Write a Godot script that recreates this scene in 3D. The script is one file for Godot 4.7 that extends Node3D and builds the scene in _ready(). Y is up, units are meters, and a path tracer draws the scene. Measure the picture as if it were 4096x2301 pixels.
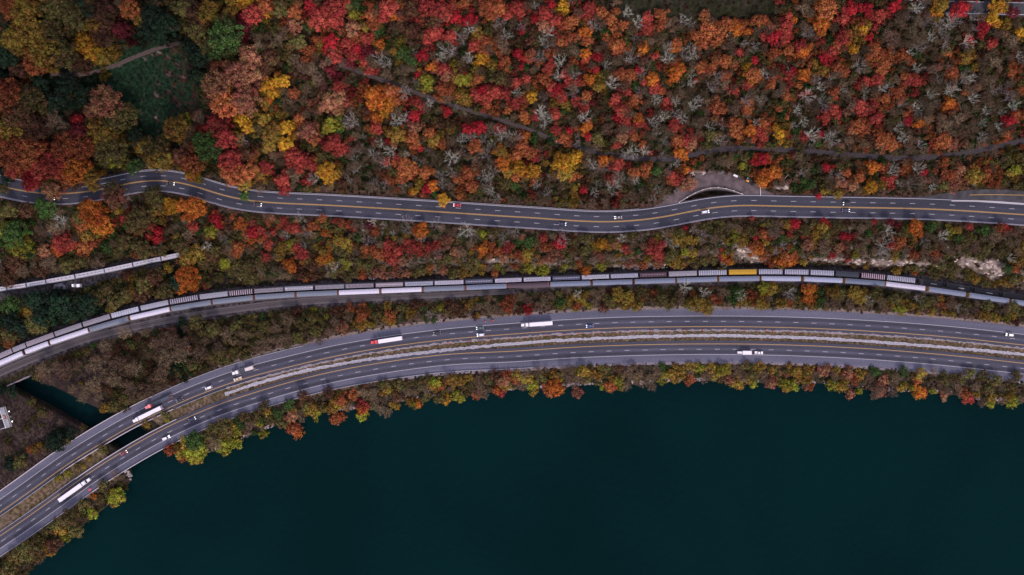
extends Node3D
# An aerial view straight down on a wooded bluff: hill road, railway lines, divided highway and river.
# Everything is laid out in metres: x to the right, z towards the river, y up. Positions were measured on the
# photograph (pixels of the 4096 wide original) and are turned into places on the ground by at().

const F := 2925.0
const CAM := 500.0
const CU := 2048.0
const CW := 1150.5
const U0 := -2400.0
const UN := 2300
const Y_HWY := 7.0
const Y_RAIL := 9.0
const Y_ROAD := 30.0

var rng := RandomNumberGenerator.new()
var taken := {}
var mats := {}
var cvs := {}
var noise_a := FastNoiseLite.new()
var noise_b := FastNoiseLite.new()
var noise_c := FastNoiseLite.new()


func _ready() -> void:
	rng.seed = 20
	# camera, sky, sun, exposure
	var cam := Camera3D.new()
	cam.name = "camera"
	cam.position = Vector3(0, CAM, 0)
	cam.rotation_degrees = Vector3(-90, 0, 0)
	cam.fov = rad_to_deg(2.0 * atan(CW / F))
	cam.near = 1.0
	cam.far = 60000.0
	add_child(cam)
	cam.current = true
	var sky := ProceduralSkyMaterial.new()
	sky.sky_top_color = lin(0.60, 0.59, 0.76)
	sky.sky_horizon_color = lin(0.35, 0.34, 0.44)
	sky.sky_curve = 0.5
	sky.ground_bottom_color = Color(0.05, 0.06, 0.07)
	sky.ground_horizon_color = Color(0.4, 0.38, 0.42)
	sky.sun_angle_max = 1.0
	var env := Environment.new()
	env.background_mode = Environment.BG_SKY
	env.sky = Sky.new()
	env.sky.sky_material = sky
	env.background_energy_multiplier = 1.25
	env.tonemap_mode = Environment.TONE_MAPPER_LINEAR
	env.tonemap_exposure = 1.25
	env.sdfgi_enabled = true
	env.ssao_enabled = true
	env.ssil_enabled = true
	var we := WorldEnvironment.new()
	we.name = "world_environment"
	we.environment = env
	add_child(we)
	var sun := DirectionalLight3D.new()
	sun.name = "sun"
	sun.rotation_degrees = Vector3(-38, 20, 0)
	sun.light_color = Color(1.0, 0.93, 0.90)
	sun.light_energy = 0.85
	sun.light_angular_distance = 14.0
	sun.shadow_enabled = true
	add_child(sun)
	noise_a.seed = 3
	noise_a.frequency = 0.006
	noise_a.fractal_octaves = 3
	noise_b.seed = 4
	noise_b.frequency = 0.022
	noise_b.fractal_octaves = 4
	noise_c.seed = 6
	noise_c.frequency = 0.011
	noise_c.fractal_octaves = 3
	make_curves()
	build_ground()
	build_water()
	build_roads()
	build_rail()
	build_vehicles()
	build_roadside()
	build_woods()


# ---------------------------------------------------------------- small helpers
func numbered(called: String) -> String:
	var n: int = taken.get(called, 0)
	taken[called] = n + 1
	return called if n == 0 else "%s_%03d" % [called, n]


func thing(called: String, label: String, category: String, pos := Vector3.ZERO, turn := 0.0, group := "") -> Node3D:
	var o := Node3D.new()
	o.name = numbered(called)
	o.position = pos
	o.rotation.y = turn
	o.set_meta("label", label)
	o.set_meta("category", category)
	if group != "":
		o.set_meta("group", group)
	add_child(o)
	return o


func tag(o: Node3D, label: String, category: String, group := "") -> void:
	o.set_meta("label", label)
	o.set_meta("category", category)
	if group != "":
		o.set_meta("group", group)


func put(called: String, mesh: Mesh, m: Material, parent: Node = null, pos := Vector3.ZERO) -> MeshInstance3D:
	var o := MeshInstance3D.new()
	o.mesh = mesh
	if m:
		o.material_override = m
	o.position = pos
	if parent:
		o.name = called
		parent.add_child(o, true)
	else:
		o.name = numbered(called)
		add_child(o)
	return o


func structure(called: String, mesh: Mesh, m: Material) -> MeshInstance3D:
	var o := put(called, mesh, m)
	o.set_meta("kind", "structure")
	return o


func lin(r: float, g: float, b: float) -> Color:
	return Color(r, g, b).linear_to_srgb()


func mat(r: float, g: float, b: float, rough := 0.9, metal := 0.0) -> StandardMaterial3D:
	var key := "%.3f %.3f %.3f %.2f %.2f" % [r, g, b, rough, metal]
	if not mats.has(key):
		var m := StandardMaterial3D.new()
		m.albedo_color = lin(r, g, b)
		m.roughness = rough
		m.metallic = metal
		mats[key] = m
	return mats[key]


func glow(r: float, g: float, b: float, e: float) -> StandardMaterial3D:
	var key := "glow %.3f %.3f %.3f %.2f" % [r, g, b, e]
	if not mats.has(key):
		var m := StandardMaterial3D.new()
		m.albedo_color = Color(0.9, 0.9, 0.9)
		m.emission_enabled = true
		m.emission = lin(r, g, b)
		m.emission_energy_multiplier = e
		mats[key] = m
	return mats[key]


func noise_tex(nseed: int, freq: float, lo: float, hi: float, size := 512, oct := 5, kind := FastNoiseLite.TYPE_SIMPLEX_SMOOTH) -> ImageTexture:
	var n := FastNoiseLite.new()
	n.seed = nseed
	n.noise_type = kind
	n.frequency = freq
	n.fractal_octaves = oct
	n.fractal_gain = 0.6
	var src := n.get_seamless_image(size, size, false, false, 0.12)
	src.convert(Image.FORMAT_RGB8)
	var im := Image.create(size, size, false, Image.FORMAT_RGB8)
	for y in size:
		for x in size:
			var v := lerpf(lo, hi, src.get_pixel(x, y).r)
			im.set_pixel(x, y, Color(v, v, v))
	return ImageTexture.create_from_image(im)


func tri(m: StandardMaterial3D, tex: Texture2D, metres: float) -> StandardMaterial3D:
	m.albedo_texture = tex
	m.uv1_triplanar = true
	m.uv1_world_triplanar = true
	m.uv1_scale = Vector3.ONE / metres
	return m


class Build:
	var st := SurfaceTool.new()
	func _init() -> void:
		st.begin(Mesh.PRIMITIVE_TRIANGLES)
		st.set_smooth_group(-1)
	func quad(a: Vector3, b: Vector3, c: Vector3, d: Vector3) -> Build:
		for p in [a, b, c, a, c, d]:
			st.add_vertex(p)
		return self
	func triangle(a: Vector3, b: Vector3, c: Vector3) -> Build:
		for p in [a, b, c]:
			st.add_vertex(p)
		return self
	func box(c: Vector3, s: Vector3, yaw := 0.0) -> Build:
		var h := s / 2.0
		var p := []
		for k in 8:
			var q := Vector3(h.x if k & 1 else -h.x, h.y if k & 2 else -h.y, h.z if k & 4 else -h.z)
			p.append(c + q.rotated(Vector3.UP, yaw))
		quad(p[2], p[6], p[7], p[3])
		quad(p[0], p[1], p[5], p[4])
		quad(p[0], p[2], p[3], p[1])
		quad(p[5], p[7], p[6], p[4])
		quad(p[4], p[6], p[2], p[0])
		quad(p[1], p[3], p[7], p[5])
		return self
	# side outline (x, y), listed anticlockwise, pulled across z; its half width goes from w0 at y0 to w1 at y1
	func prism(o: PackedVector2Array, w0: float, w1: float) -> Build:
		var lo := 1e9
		var hi := -1e9
		for p in o:
			lo = minf(lo, p.y)
			hi = maxf(hi, p.y)
		var n := o.size()
		var l := []
		var r := []
		for p in o:
			var w := lerpf(w0, w1, (p.y - lo) / maxf(hi - lo, 1e-4))
			l.append(Vector3(p.x, p.y, w))
			r.append(Vector3(p.x, p.y, -w))
		for k in n:
			var j := (k + 1) % n
			quad(l[k], r[k], r[j], l[j])
		var ids := Geometry2D.triangulate_polygon(o)
		for k in range(0, ids.size(), 3):
			var a: int = ids[k]
			var b: int = ids[k + 1]
			var c: int = ids[k + 2]
			if (o[b] - o[a]).cross(o[c] - o[a]) < 0.0:
				var s := b
				b = c
				c = s
			triangle(l[a], l[c], l[b])
			triangle(r[a], r[b], r[c])
		return self
	func tube(a: Vector3, b: Vector3, ra: float, rb: float, sides := 6, caps := true) -> Build:
		var d := (b - a).normalized()
		var x := d.cross(Vector3.RIGHT if absf(d.x) < 0.8 else Vector3.UP).normalized()
		var z := d.cross(x)
		for k in sides:
			var t0 := TAU * k / sides
			var t1 := TAU * (k + 1) / sides
			var e0 := x * cos(t0) + z * sin(t0)
			var e1 := x * cos(t1) + z * sin(t1)
			quad(a + e0 * ra, b + e0 * rb, b + e1 * rb, a + e1 * ra)
			if caps:
				triangle(b, b + e1 * rb, b + e0 * rb)
				triangle(a, a + e0 * ra, a + e1 * ra)
		return self
	func done() -> ArrayMesh:
		st.generate_normals()
		return st.commit()


# ---------------------------------------------------------------- curves measured along the picture
func curve(called: String, pts: Array) -> void:
	# extended past both ends along its own direction, then level
	var p: Array = pts.duplicate()
	var a: Vector2 = p[0]
	var b: Vector2 = p[1]
	var s := (b.y - a.y) / (b.x - a.x)
	p.push_front(a - Vector2(350, s * 320))
	p.push_front(a - Vector2(800, s * 600))
	p.push_front(a - Vector2(1500, s * 700))
	p.push_front(Vector2(-9000, a.y - s * 700))
	a = p[-1]
	b = p[-2]
	s = (b.y - a.y) / (b.x - a.x)
	p.append(a + Vector2(350, s * 320))
	p.append(a + Vector2(800, s * 600))
	p.append(a + Vector2(1500, s * 700))
	p.append(Vector2(12000, a.y + s * 700))
	var tang := []
	for k in p.size():
		var q: Vector2 = p[mini(k + 1, p.size() - 1)] - p[maxi(k - 1, 0)]
		tang.append(q.y / q.x)
	var out := PackedFloat32Array()
	var k := 0
	for i in UN:
		var u := U0 + i * 4.0
		while k < p.size() - 2 and p[k + 1].x < u:
			k += 1
		var w: float = p[k + 1].x - p[k].x
		var t: float = (u - p[k].x) / w
		var t2 := t * t
		var t3 := t2 * t
		out.append((2 * t3 - 3 * t2 + 1) * p[k].y + (t3 - 2 * t2 + t) * w * tang[k] + (3 * t2 - 2 * t3) * p[k + 1].y + (t3 - t2) * w * tang[k + 1])
	# a light smoothing takes out the reading error
	for pass_ in 6:
		var sm := out.duplicate()
		for i in range(8, UN - 8):
			sm[i] = (out[i - 8] + 2.0 * out[i] + out[i + 8]) / 4.0
		out = sm
	cvs[called] = out


func cv(called: String, u: float) -> float:
	var a: PackedFloat32Array = cvs[called]
	var i := clampf((u - U0) / 4.0, 0.0, UN - 2.0)
	var k := int(i)
	return lerpf(a[k], a[k + 1], i - k)


func slope(called: String, u: float) -> float:
	return (cv(called, u + 16.0) - cv(called, u - 16.0)) / 32.0


func stretch(called: String, u: float) -> float:
	var s := slope(called, u)
	return sqrt(1.0 + s * s)


func make_curves() -> void:
	var V := func(s: String) -> Array:
		var o := []
		for q in s.split(";"):
			var n := q.strip_edges().split(" ")
			o.append(Vector2(float(n[0]), float(n[1])))
		return o
	# centre line of the hill road
	curve("road", V.call("0 743; 53 758; 133 772; 212 777; 292 774; 372 764; 451 748; 531 729; 610 720; 690 724; 770 741; 849 769; 902 786; 982 801; 1077 811; 1289 820; 1502 832; 1714 845; 1926 859; 2048 867; 2128 871; 2207 877; 2287 883; 2366 887; 2446 888; 2526 884; 2605 876; 2685 863; 2765 845; 2844 831; 2924 823; 3003 821; 3072 824; 3178 826; 3337 829; 3523 832; 3709 836; 3868 844; 4096 859"))
	# roof line of the parked goods train, of the car-carrier train, and the empty track
	curve("box", V.call("0 1424; 53 1399; 151 1361; 268 1320; 383 1281; 499 1249; 616 1221; 732 1198; 852 1181; 962 1170; 1077 1160; 1194 1153; 1319 1148; 1438 1143; 1557 1139; 1674 1135; 1795 1130; 1916 1126; 2011 1122; 2149 1117; 2266 1112; 2382 1108; 2496 1103; 2611 1099; 2731 1095; 2850 1091; 2972 1088; 3098 1087; 3186 1088; 3290 1091; 3390 1097; 3493 1105; 3605 1116; 3762 1136; 3921 1163; 4081 1189"))
	curve("rack", V.call("0 1451; 70 1419; 143 1390; 273 1346; 433 1295; 597 1253; 763 1221; 929 1199; 1098 1183; 1265 1175; 1435 1168; 1606 1161; 1776 1155; 1945 1148; 2114 1141; 2281 1135; 2451 1130; 2620 1125; 2788 1119; 2958 1115; 3128 1114; 3295 1119; 3462 1128; 3624 1143; 3791 1167; 3961 1193; 4128 1217"))
	curve("spur", V.call("0 1492; 100 1447; 202 1408; 340 1357; 510 1314; 679 1279; 849 1250; 1024 1226; 1150 1211; 1449 1193; 1700 1181; 1900 1171; 2048 1163; 2200 1154; 2451 1143; 2958 1127; 3295 1132; 3624 1156; 4128 1230"))
	curve("upline", V.call("0 1156; 64 1147; 142 1134; 239 1116; 357 1095; 472 1071; 586 1046; 669 1029; 800 1000; 900 985"))
	# yellow lines of the highway, north and south carriageway
	curve("north", V.call("0 2050; 124 1963; 268 1858; 398 1778; 526 1703; 654 1642; 747 1599; 840 1562; 930 1530; 1024 1501; 1183 1462; 1342 1425; 1502 1396; 1661 1373; 1820 1355; 2048 1337; 2260 1322; 2473 1312; 2685 1308; 2880 1307; 3072 1309; 3279 1315; 3487 1326; 3694 1340; 3901 1359; 4096 1381"))
	curve("south", V.call("0 2144; 124 2059; 249 1969; 373 1880; 498 1802; 622 1731; 747 1671; 871 1619; 1024 1569; 1183 1522; 1342 1484; 1502 1455; 1661 1432; 1820 1415; 2048 1406; 2260 1391; 2473 1382; 2685 1377; 2880 1376; 3072 1378; 3279 1385; 3487 1396; 3694 1412; 3901 1432; 4096 1454"))
	curve("gravel", V.call("880 1586; 950 1558; 1024 1534; 1130 1505; 1236 1480; 1342 1460; 1449 1441; 1555 1427; 1714 1408; 1873 1391; 2048 1375; 2260 1360; 2473 1350; 2685 1344; 2880 1342; 3072 1346; 3362 1358; 3694 1382; 3901 1399; 4096 1418"))
	curve("shore", V.call("60 2330; 124 2275; 299 2120; 398 2045; 492 1972; 526 1905; 590 1850; 657 1788; 716 1815; 797 1822; 871 1792; 959 1762; 1024 1722; 1130 1692; 1289 1645; 1396 1632; 1502 1638; 1608 1597; 1714 1588; 1820 1585; 1926 1573; 2048 1553; 2154 1550; 2260 1545; 2366 1530; 2473 1540; 2579 1530; 2685 1517; 2791 1519; 2897 1521; 3003 1527; 3072 1529; 3155 1532; 3258 1524; 3362 1540; 3445 1555; 3569 1560; 3694 1567; 3818 1572; 3901 1597; 4025 1602; 4096 1603"))
	# dirt road on the hill, outer edge of the pull-off and of the branch road, edge of the wall
	curve("path", V.call("1250 225; 1380 268; 1465 297; 1555 329; 1650 366; 1767 409; 1873 441; 2048 494; 2101 512; 2197 553; 2287 584; 2366 603; 2446 619; 2552 634; 2658 639; 2738 632; 2775 618; 2844 600; 2924 593; 3072 594; 3178 602; 3284 608; 3390 616; 3497 627; 3603 633; 3709 631; 3815 618; 3921 600; 4027 576; 4096 563"))
	curve("edge", V.call("2480 842; 2560 842; 2611 828; 2660 800; 2722 748; 2764 702; 2800 684; 2844 676; 2897 684; 2950 703; 3003 728; 3060 755; 3110 776; 3300 780; 3600 786; 3700 784; 3760 771; 3830 760; 3900 752; 4000 752; 4096 760"))
	curve("wall", V.call("2700 822; 2720 808; 2748 786; 2775 766; 2805 752; 2850 742; 2883 743; 2929 756; 2968 775; 2990 786"))


const CREEK := [[-300, 1440, 34], [30, 1488, 32], [115, 1537, 30], [175, 1566, 32], [240, 1598, 33], [300, 1632, 35], [386, 1676, 38], [470, 1722, 44], [541, 1762, 50], [591, 1830, 72], [650, 1930, 120]]


func creek(u: float, v: float) -> float:
	# distance past the creek's edge in pixels, negative in the water
	if u > 860.0 or v < 1380.0 or v > 2100.0:
		return 999.0
	var best := 999.0
	var p := Vector2(u, v)
	for k in CREEK.size() - 1:
		var a := Vector2(CREEK[k][0], CREEK[k][1])
		var b := Vector2(CREEK[k + 1][0], CREEK[k + 1][1])
		var t := clampf((p - a).dot(b - a) / (b - a).length_squared(), 0.0, 1.0)
		best = minf(best, p.distance_to(a.lerp(b, t)) - lerpf(CREEK[k][2], CREEK[k + 1][2], t))
	return best


func ramp(a: float, b: float, x: float) -> float:
	return clampf((x - a) / (b - a), 0.0, 1.0)


func deck_line(u: float) -> float:
	return 1557.0 - 0.44 * u


# ground height at a place given by its pixel
func ground(u: float, v: float) -> float:
	var rd := cv("road", u)
	var sr := stretch("road", u)
	var top := minf(rd - 54.0 * sr, cv("edge", u) if u > 2480.0 else 9999.0)
	var low := rd + 56.0 * sr
	var n := noise_a.get_noise_2d(u, v)
	if v < top:
		var d := minf(top - v, 1400.0)
		var k := lerpf(0.040, 0.068, smoothstep(700.0, 1700.0, u))
		var y := Y_ROAD + k * d + n * 2.0 * ramp(0.0, 120.0, d)
		y -= 9.0 * exp(-(pow((u - 540.0) / 260.0, 2.0) + pow((v - 340.0) / 170.0, 2.0)))
		return y
	if v < low:
		if u > 2716.0 and u < 2976.0:
			var w := cv("wall", u)
			if v > w + 2.0 and v < rd - 49.0 * sr:
				return Y_ROAD - 7.0
		return Y_ROAD - 0.12
	var left := 1.0 - smoothstep(720.0, 1000.0, u)
	var rail_n := lerpf(cv("box", u) - 33.0, cv("upline", u) - 24.0, left)
	var rail_y := Y_RAIL + 3.0 * left
	var box := cv("box", u)
	if v < rail_n:
		var t := (v - low) / maxf(rail_n - low, 1.0)
		var steep := smoothstep(1000.0, 1900.0, u) * (1.0 - 0.25 * smoothstep(3700.0, 4000.0, u))
		var c := 0.42 * t / 0.74 if t < 0.74 else 0.42 + 0.58 * pow((t - 0.74) / 0.26, 0.65)
		return lerpf(Y_ROAD, rail_y, lerpf(t, c, steep)) + n * 1.4 * sin(t * PI)
	var rail_s := cv("spur", u) + 26.0 * stretch("spur", u)
	if u > 1700.0:
		rail_s = lerpf(rail_s, cv("rack", u) + 22.0, smoothstep(1700.0, 2300.0, u))
	var y := Y_RAIL
	if v < box - 36.0 and left > 0.0:
		y = lerpf(rail_y, Y_RAIL, ramp(rail_n + 100.0, box - 36.0, v))
	var nt := cv("north", u) - 78.0 * stretch("north", u)
	var sb := cv("south", u) + 80.0 * stretch("south", u)
	var sh := cv("shore", u)
	if v >= rail_s:
		if v < nt:
			y = lerpf(Y_RAIL, Y_HWY, ramp(rail_s, nt, v)) + n * 0.8 * sin(PI * ramp(rail_s, nt, v))
		elif v < sb:
			y = Y_HWY - 0.15
			var ni := cv("north", u) + 14.0 * stretch("north", u)
			var si := cv("south", u) - 14.0 * stretch("south", u)
			if v > ni and v < si:
				y -= 0.5 * sin(PI * ramp(ni, si, v))
		elif v < sh:
			y = lerpf(Y_HWY - 0.1, 0.3, pow(ramp(sb, maxf(sh, sb + 30.0), v), 0.8)) + n * 0.7 * sin(PI * ramp(sb, sh, v))
		else:
			y = lerpf(0.3, -3.5, ramp(sh, sh + 60.0, v))
	if v > 4800.0:
		y = lerpf(-3.5, 10.0, ramp(4800.0, 5200.0, v))
	var c := creek(u, v)
	if c < 40.0 and v > deck_line(u):
		y = minf(y, lerpf(-1.8, y, smoothstep(-6.0, 26.0, c)))
	return y


func at(u: float, v: float, y: float) -> Vector3:
	var k := (CAM - y) / F
	return Vector3((u - CU) * k, y, (v - CW) * k)


func on_ground(u: float, v: float, up := 0.0) -> Vector3:
	var y := ground(u, v)
	var p := at(u, v, y)
	p.y += up
	return p


# the place on the ground of something whose point at height "up" is seen at (u, v)
func foot(u: float, v: float, up: float) -> Vector3:
	var bu := u
	var bv := v
	var y := ground(u, v)
	for k in 4:
		var s := (CAM - y - up) / (CAM - y)
		bu = CU + (u - CU) * s
		bv = CW + (v - CW) * s
		y = ground(bu, bv)
	return at(bu, bv, y)


# ---------------------------------------------------------------- ground, water, roads
func axis(fine0: float, fine1: float, step: float, far: float) -> PackedFloat32Array:
	var o := PackedFloat32Array()
	var s := far
	var left := []
	var x := fine0
	while x > -far:
		x -= step + absf(x - fine0) * 0.35
		left.push_front(x)
	for q in left:
		o.append(q)
	x = fine0
	while x < fine1:
		o.append(x)
		x += step
	while x < s:
		o.append(x)
		x += step + absf(x - fine1) * 0.35
	o.append(s)
	return o


const ROCKS := [[2520, 1066, 70, 14], [2600, 1072, 90, 16], [2700, 1070, 60, 10], [2160, 1058, 90, 10], [1990, 1046, 70, 12], [2990, 1008, 46, 34], [2960, 985, 30, 24], [3040, 1042, 50, 16], [3330, 1040, 130, 8], [3440, 1050, 90, 12], [3580, 1050, 140, 16], [3700, 1058, 110, 10], [3870, 1050, 60, 26], [3960, 1068, 80, 36], [4000, 1100, 50, 30], [4085, 1108, 40, 24], [1530, 1112, 110, 8], [1420, 1108, 60, 6], [3125, 752, 40, 10], [2780, 690, 60, 10], [3150, 742, 14, 10]]


func rocky(u: float, v: float) -> float:
	var best := 0.0
	for r in ROCKS:
		var d := pow((u - r[0]) / r[2], 2.0) + pow((v - r[1]) / r[3], 2.0)
		best = maxf(best, 1.25 - d)
	return best


func soil(u: float, v: float) -> Color:
	var n := noise_b.get_noise_2d(u, v)
	var n2 := noise_c.get_noise_2d(u, v)
	var floor_ := Color(0.058, 0.044, 0.026).lerp(Color(0.036, 0.046, 0.018), smoothstep(-0.15, 0.3, n))
	floor_ = floor_.lerp(Color(0.10, 0.05, 0.035), smoothstep(0.1, 0.5, n2) * 0.7)
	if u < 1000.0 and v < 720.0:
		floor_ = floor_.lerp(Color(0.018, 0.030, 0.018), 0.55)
		var q := pow((u - 600.0) / 195.0, 2.0) + pow((v - 365.0) / 190.0, 2.0)
		if q < 1.3:
			floor_ = Color(0.018, 0.048, 0.024).lerp(Color(0.06, 0.026, 0.022), smoothstep(0.0, 0.35, n - 0.35 + 0.6 * ramp(560, 740, u)))
	var rd := cv("road", u)
	if v < rd + 60.0 * stretch("road", u) and v > rd - 70.0:
		return Color(0.13, 0.075, 0.06).lerp(floor_, 0.35 + n)
	if v < rd:
		if u > 2390.0 and u < 3090.0 and v < 78.0 + 20.0 * n2:
			return Color(0.036, 0.038, 0.02).lerp(Color(0.05, 0.04, 0.03), smoothstep(0.0, 0.4, n))
		if u > 2600.0 and u < 3140.0:
			var e := cv("edge", u)
			if v > e - 4.0:
				return Color(0.19, 0.14, 0.125).lerp(Color(0.22, 0.19, 0.2), smoothstep(-0.1, 0.3, n))
		var rk := rocky(u, v) + n * 1.3
		if rk > 0.55:
			return floor_.lerp(Color(0.34, 0.27, 0.24), ramp(0.55, 0.9, rk))
		return floor_
	var left := 1.0 - smoothstep(720.0, 1000.0, u)
	var rail_n := lerpf(cv("box", u) - 33.0, cv("upline", u) - 24.0, left)
	var rail_s := cv("spur", u) + 26.0 * stretch("spur", u)
	if u > 1700.0:
		rail_s = lerpf(rail_s, cv("rack", u) + 22.0, smoothstep(1700.0, 2300.0, u))
	if v < rail_n:
		var rk := rocky(u, v) + n * 1.3
		if rk > 0.35:
			return floor_.lerp(Color(0.36, 0.285, 0.25), ramp(0.35, 0.75, rk))
		var t := (v - rd) / maxf(rail_n - rd, 1.0)
		if u > 1300.0 and t > 0.74:
			return Color(0.17, 0.13, 0.11).lerp(Color(0.07, 0.06, 0.035), smoothstep(-0.1, 0.3, n2))
		return floor_
	var ballast := Color(0.115, 0.10, 0.112).lerp(Color(0.085, 0.066, 0.068), smoothstep(-0.2, 0.35, n))
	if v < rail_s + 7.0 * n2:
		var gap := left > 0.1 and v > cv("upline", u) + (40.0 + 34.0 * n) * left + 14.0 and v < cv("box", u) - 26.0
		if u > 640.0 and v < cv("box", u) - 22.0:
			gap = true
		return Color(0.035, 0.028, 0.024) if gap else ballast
	var nt := cv("north", u) - 78.0 * stretch("north", u)
	var sb := cv("south", u) + 80.0 * stretch("south", u)
	if v < nt + 6.0:
		var dry := Color(0.13, 0.085, 0.07).lerp(Color(0.17, 0.115, 0.09), smoothstep(-0.2, 0.3, n2))
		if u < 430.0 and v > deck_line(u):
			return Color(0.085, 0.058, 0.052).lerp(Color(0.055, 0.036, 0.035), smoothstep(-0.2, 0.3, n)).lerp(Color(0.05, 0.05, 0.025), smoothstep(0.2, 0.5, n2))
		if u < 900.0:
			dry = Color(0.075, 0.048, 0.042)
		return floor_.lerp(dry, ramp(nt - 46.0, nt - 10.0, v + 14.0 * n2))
	if v < sb:
		if creek(u, v) < 60.0:
			return Color(0.05, 0.045, 0.03)
		return Color(0.24, 0.165, 0.105).lerp(Color(0.15, 0.125, 0.06), smoothstep(-0.1, 0.3, n)).lerp(Color(0.26, 0.19, 0.14), smoothstep(0.15, 0.5, n2))
	if v < cv("shore", u) + 6.0:
		return Color(0.10, 0.072, 0.06).lerp(Color(0.05, 0.05, 0.03), smoothstep(-0.2, 0.3, n))
	return Color(0.07, 0.065, 0.06).lerp(Color(0.02, 0.03, 0.03), ramp(cv("shore", u), cv("shore", u) + 30.0, v))


func build_ground() -> void:
	var us := axis(-420.0, 4520.0, 12.0, 40000.0)
	var vs := axis(-240.0, 2480.0, 9.0, 40000.0)
	var nu := us.size()
	var nv := vs.size()
	var P := PackedVector3Array()
	var C := PackedColorArray()
	for j in nv:
		for i in nu:
			var u := us[i]
			var v := vs[j]
			var p := at(u, v, ground(u, v))
			P.append(p)
			var c := soil(u, v)
			C.append(Color(c.r * 2.0, c.g * 2.0, c.b * 2.0))
	var I := PackedInt32Array()
	var N := PackedVector3Array()
	N.resize(P.size())
	for j in nv - 1:
		for i in nu - 1:
			var a := j * nu + i
			for t in [[a, a + 1, a + nu + 1], [a, a + nu + 1, a + nu]]:
				var n := (P[t[2]] - P[t[0]]).cross(P[t[1]] - P[t[0]])
				for q in t:
					I.append(q)
					N[q] += n
	for k in N.size():
		N[k] = N[k].normalized()
	var arr := []
	arr.resize(Mesh.ARRAY_MAX)
	arr[Mesh.ARRAY_VERTEX] = P
	arr[Mesh.ARRAY_NORMAL] = N
	arr[Mesh.ARRAY_COLOR] = C
	arr[Mesh.ARRAY_INDEX] = I
	var am := ArrayMesh.new()
	am.add_surface_from_arrays(Mesh.PRIMITIVE_TRIANGLES, arr)
	var m := StandardMaterial3D.new()
	m.albedo_color = lin(0.5, 0.5, 0.5)
	m.vertex_color_use_as_albedo = true
	m.roughness = 1.0
	m.metallic_specular = 0.2
	tri(m, noise_tex(11, 0.03, 0.35, 1.0), 46.0)
	structure("ground", am, m)


func build_water() -> void:
	var pm := PlaneMesh.new()
	pm.size = Vector2(16000, 16000)
	var m := StandardMaterial3D.new()
	m.albedo_color = lin(0.0012, 0.0122, 0.0136)
	m.roughness = 0.12
	m.metallic_specular = 0.08
	m.normal_enabled = true
	var n := NoiseTexture2D.new()
	n.width = 512
	n.height = 512
	n.seamless = true
	n.as_normal_map = true
	n.bump_strength = 1.2
	var f := FastNoiseLite.new()
	f.seed = 5
	f.frequency = 0.2
	f.fractal_octaves = 4
	n.noise = f
	m.normal_texture = n
	m.normal_scale = 0.25
	m.uv1_triplanar = true
	m.uv1_world_triplanar = true
	m.uv1_scale = Vector3.ONE / 640.0
	m.albedo_texture = noise_tex(91, 0.006, 0.88, 1.06, 512, 3)
	structure("river", pm, m)


# points along a curve as [centre, sideways]; sideways points towards the river
func line_of(called: String, u0: float, u1: float, y: float, step := 12.0) -> Array:
	var o := []
	var n := int(ceil((u1 - u0) / step))
	for k in n + 1:
		var u := lerpf(u0, u1, float(k) / n)
		var a := at(u - 6.0, cv(called, u - 6.0), y)
		var b := at(u + 6.0, cv(called, u + 6.0), y)
		var d := (b - a).normalized()
		o.append([at(u, cv(called, u), y), Vector3(-d.z, 0, d.x)])
	return o


# a strip of road: offsets across in metres (to the river positive) with a colour at each, and a thickness below
func strip(pts: Array, offs: Array, cols: Array, thick := 0.0, lift := 0.0) -> ArrayMesh:
	var st := SurfaceTool.new()
	st.begin(Mesh.PRIMITIVE_TRIANGLES)
	st.set_smooth_group(-1)
	var up := Vector3.UP * lift
	for k in pts.size() - 1:
		for j in offs.size() - 1:
			var a: Vector3 = pts[k][0] + pts[k][1] * offs[j] + up
			var b: Vector3 = pts[k + 1][0] + pts[k + 1][1] * offs[j] + up
			var c: Vector3 = pts[k + 1][0] + pts[k + 1][1] * offs[j + 1] + up
			var d: Vector3 = pts[k][0] + pts[k][1] * offs[j + 1] + up
			var q := [a, b, c, a, c, d]
			var w := [j, j, j + 1, j, j + 1, j + 1]
			for x in 6:
				if cols.size():
					var e: Vector3 = q[x]
					var wear := 1.0 + 0.30 * noise_b.get_noise_2d(e.x * 0.55, w[x] * 41.0) + 0.22 * noise_a.get_noise_2d(e.x * 1.3, e.z * 9.0)
					st.set_color(cols[w[x]] * wear)
				st.add_vertex(q[x])
		if thick > 0.0:
			for side in [0, 1]:
				var o: float = offs[0] if side == 0 else offs[-1]
				var a: Vector3 = pts[k][0] + pts[k][1] * o + up
				var b: Vector3 = pts[k + 1][0] + pts[k + 1][1] * o + up
				var dn := Vector3.DOWN * thick
				var q := [a, a + dn, b + dn, a, b + dn, b] if side == 0 else [a, b, b + dn, a, b + dn, a + dn]
				for x in 6:
					if cols.size():
						st.set_color(cols[0 if side == 0 else -1])
					st.add_vertex(q[x])
	st.generate_normals()
	return st.commit()


func grey(v: float) -> Color:
	return Color(v * 0.97 * 2.0, v * 0.97 * 2.0, v * 1.36 * 2.0)


func asphalt() -> StandardMaterial3D:
	if not mats.has("asphalt"):
		var m := StandardMaterial3D.new()
		m.albedo_color = lin(0.5, 0.5, 0.5)
		m.vertex_color_use_as_albedo = true
		m.roughness = 0.92
		m.metallic_specular = 0.3
		tri(m, noise_tex(21, 0.035, 0.62, 1.0), 17.0)
		mats["asphalt"] = m
	return mats["asphalt"]


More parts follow.
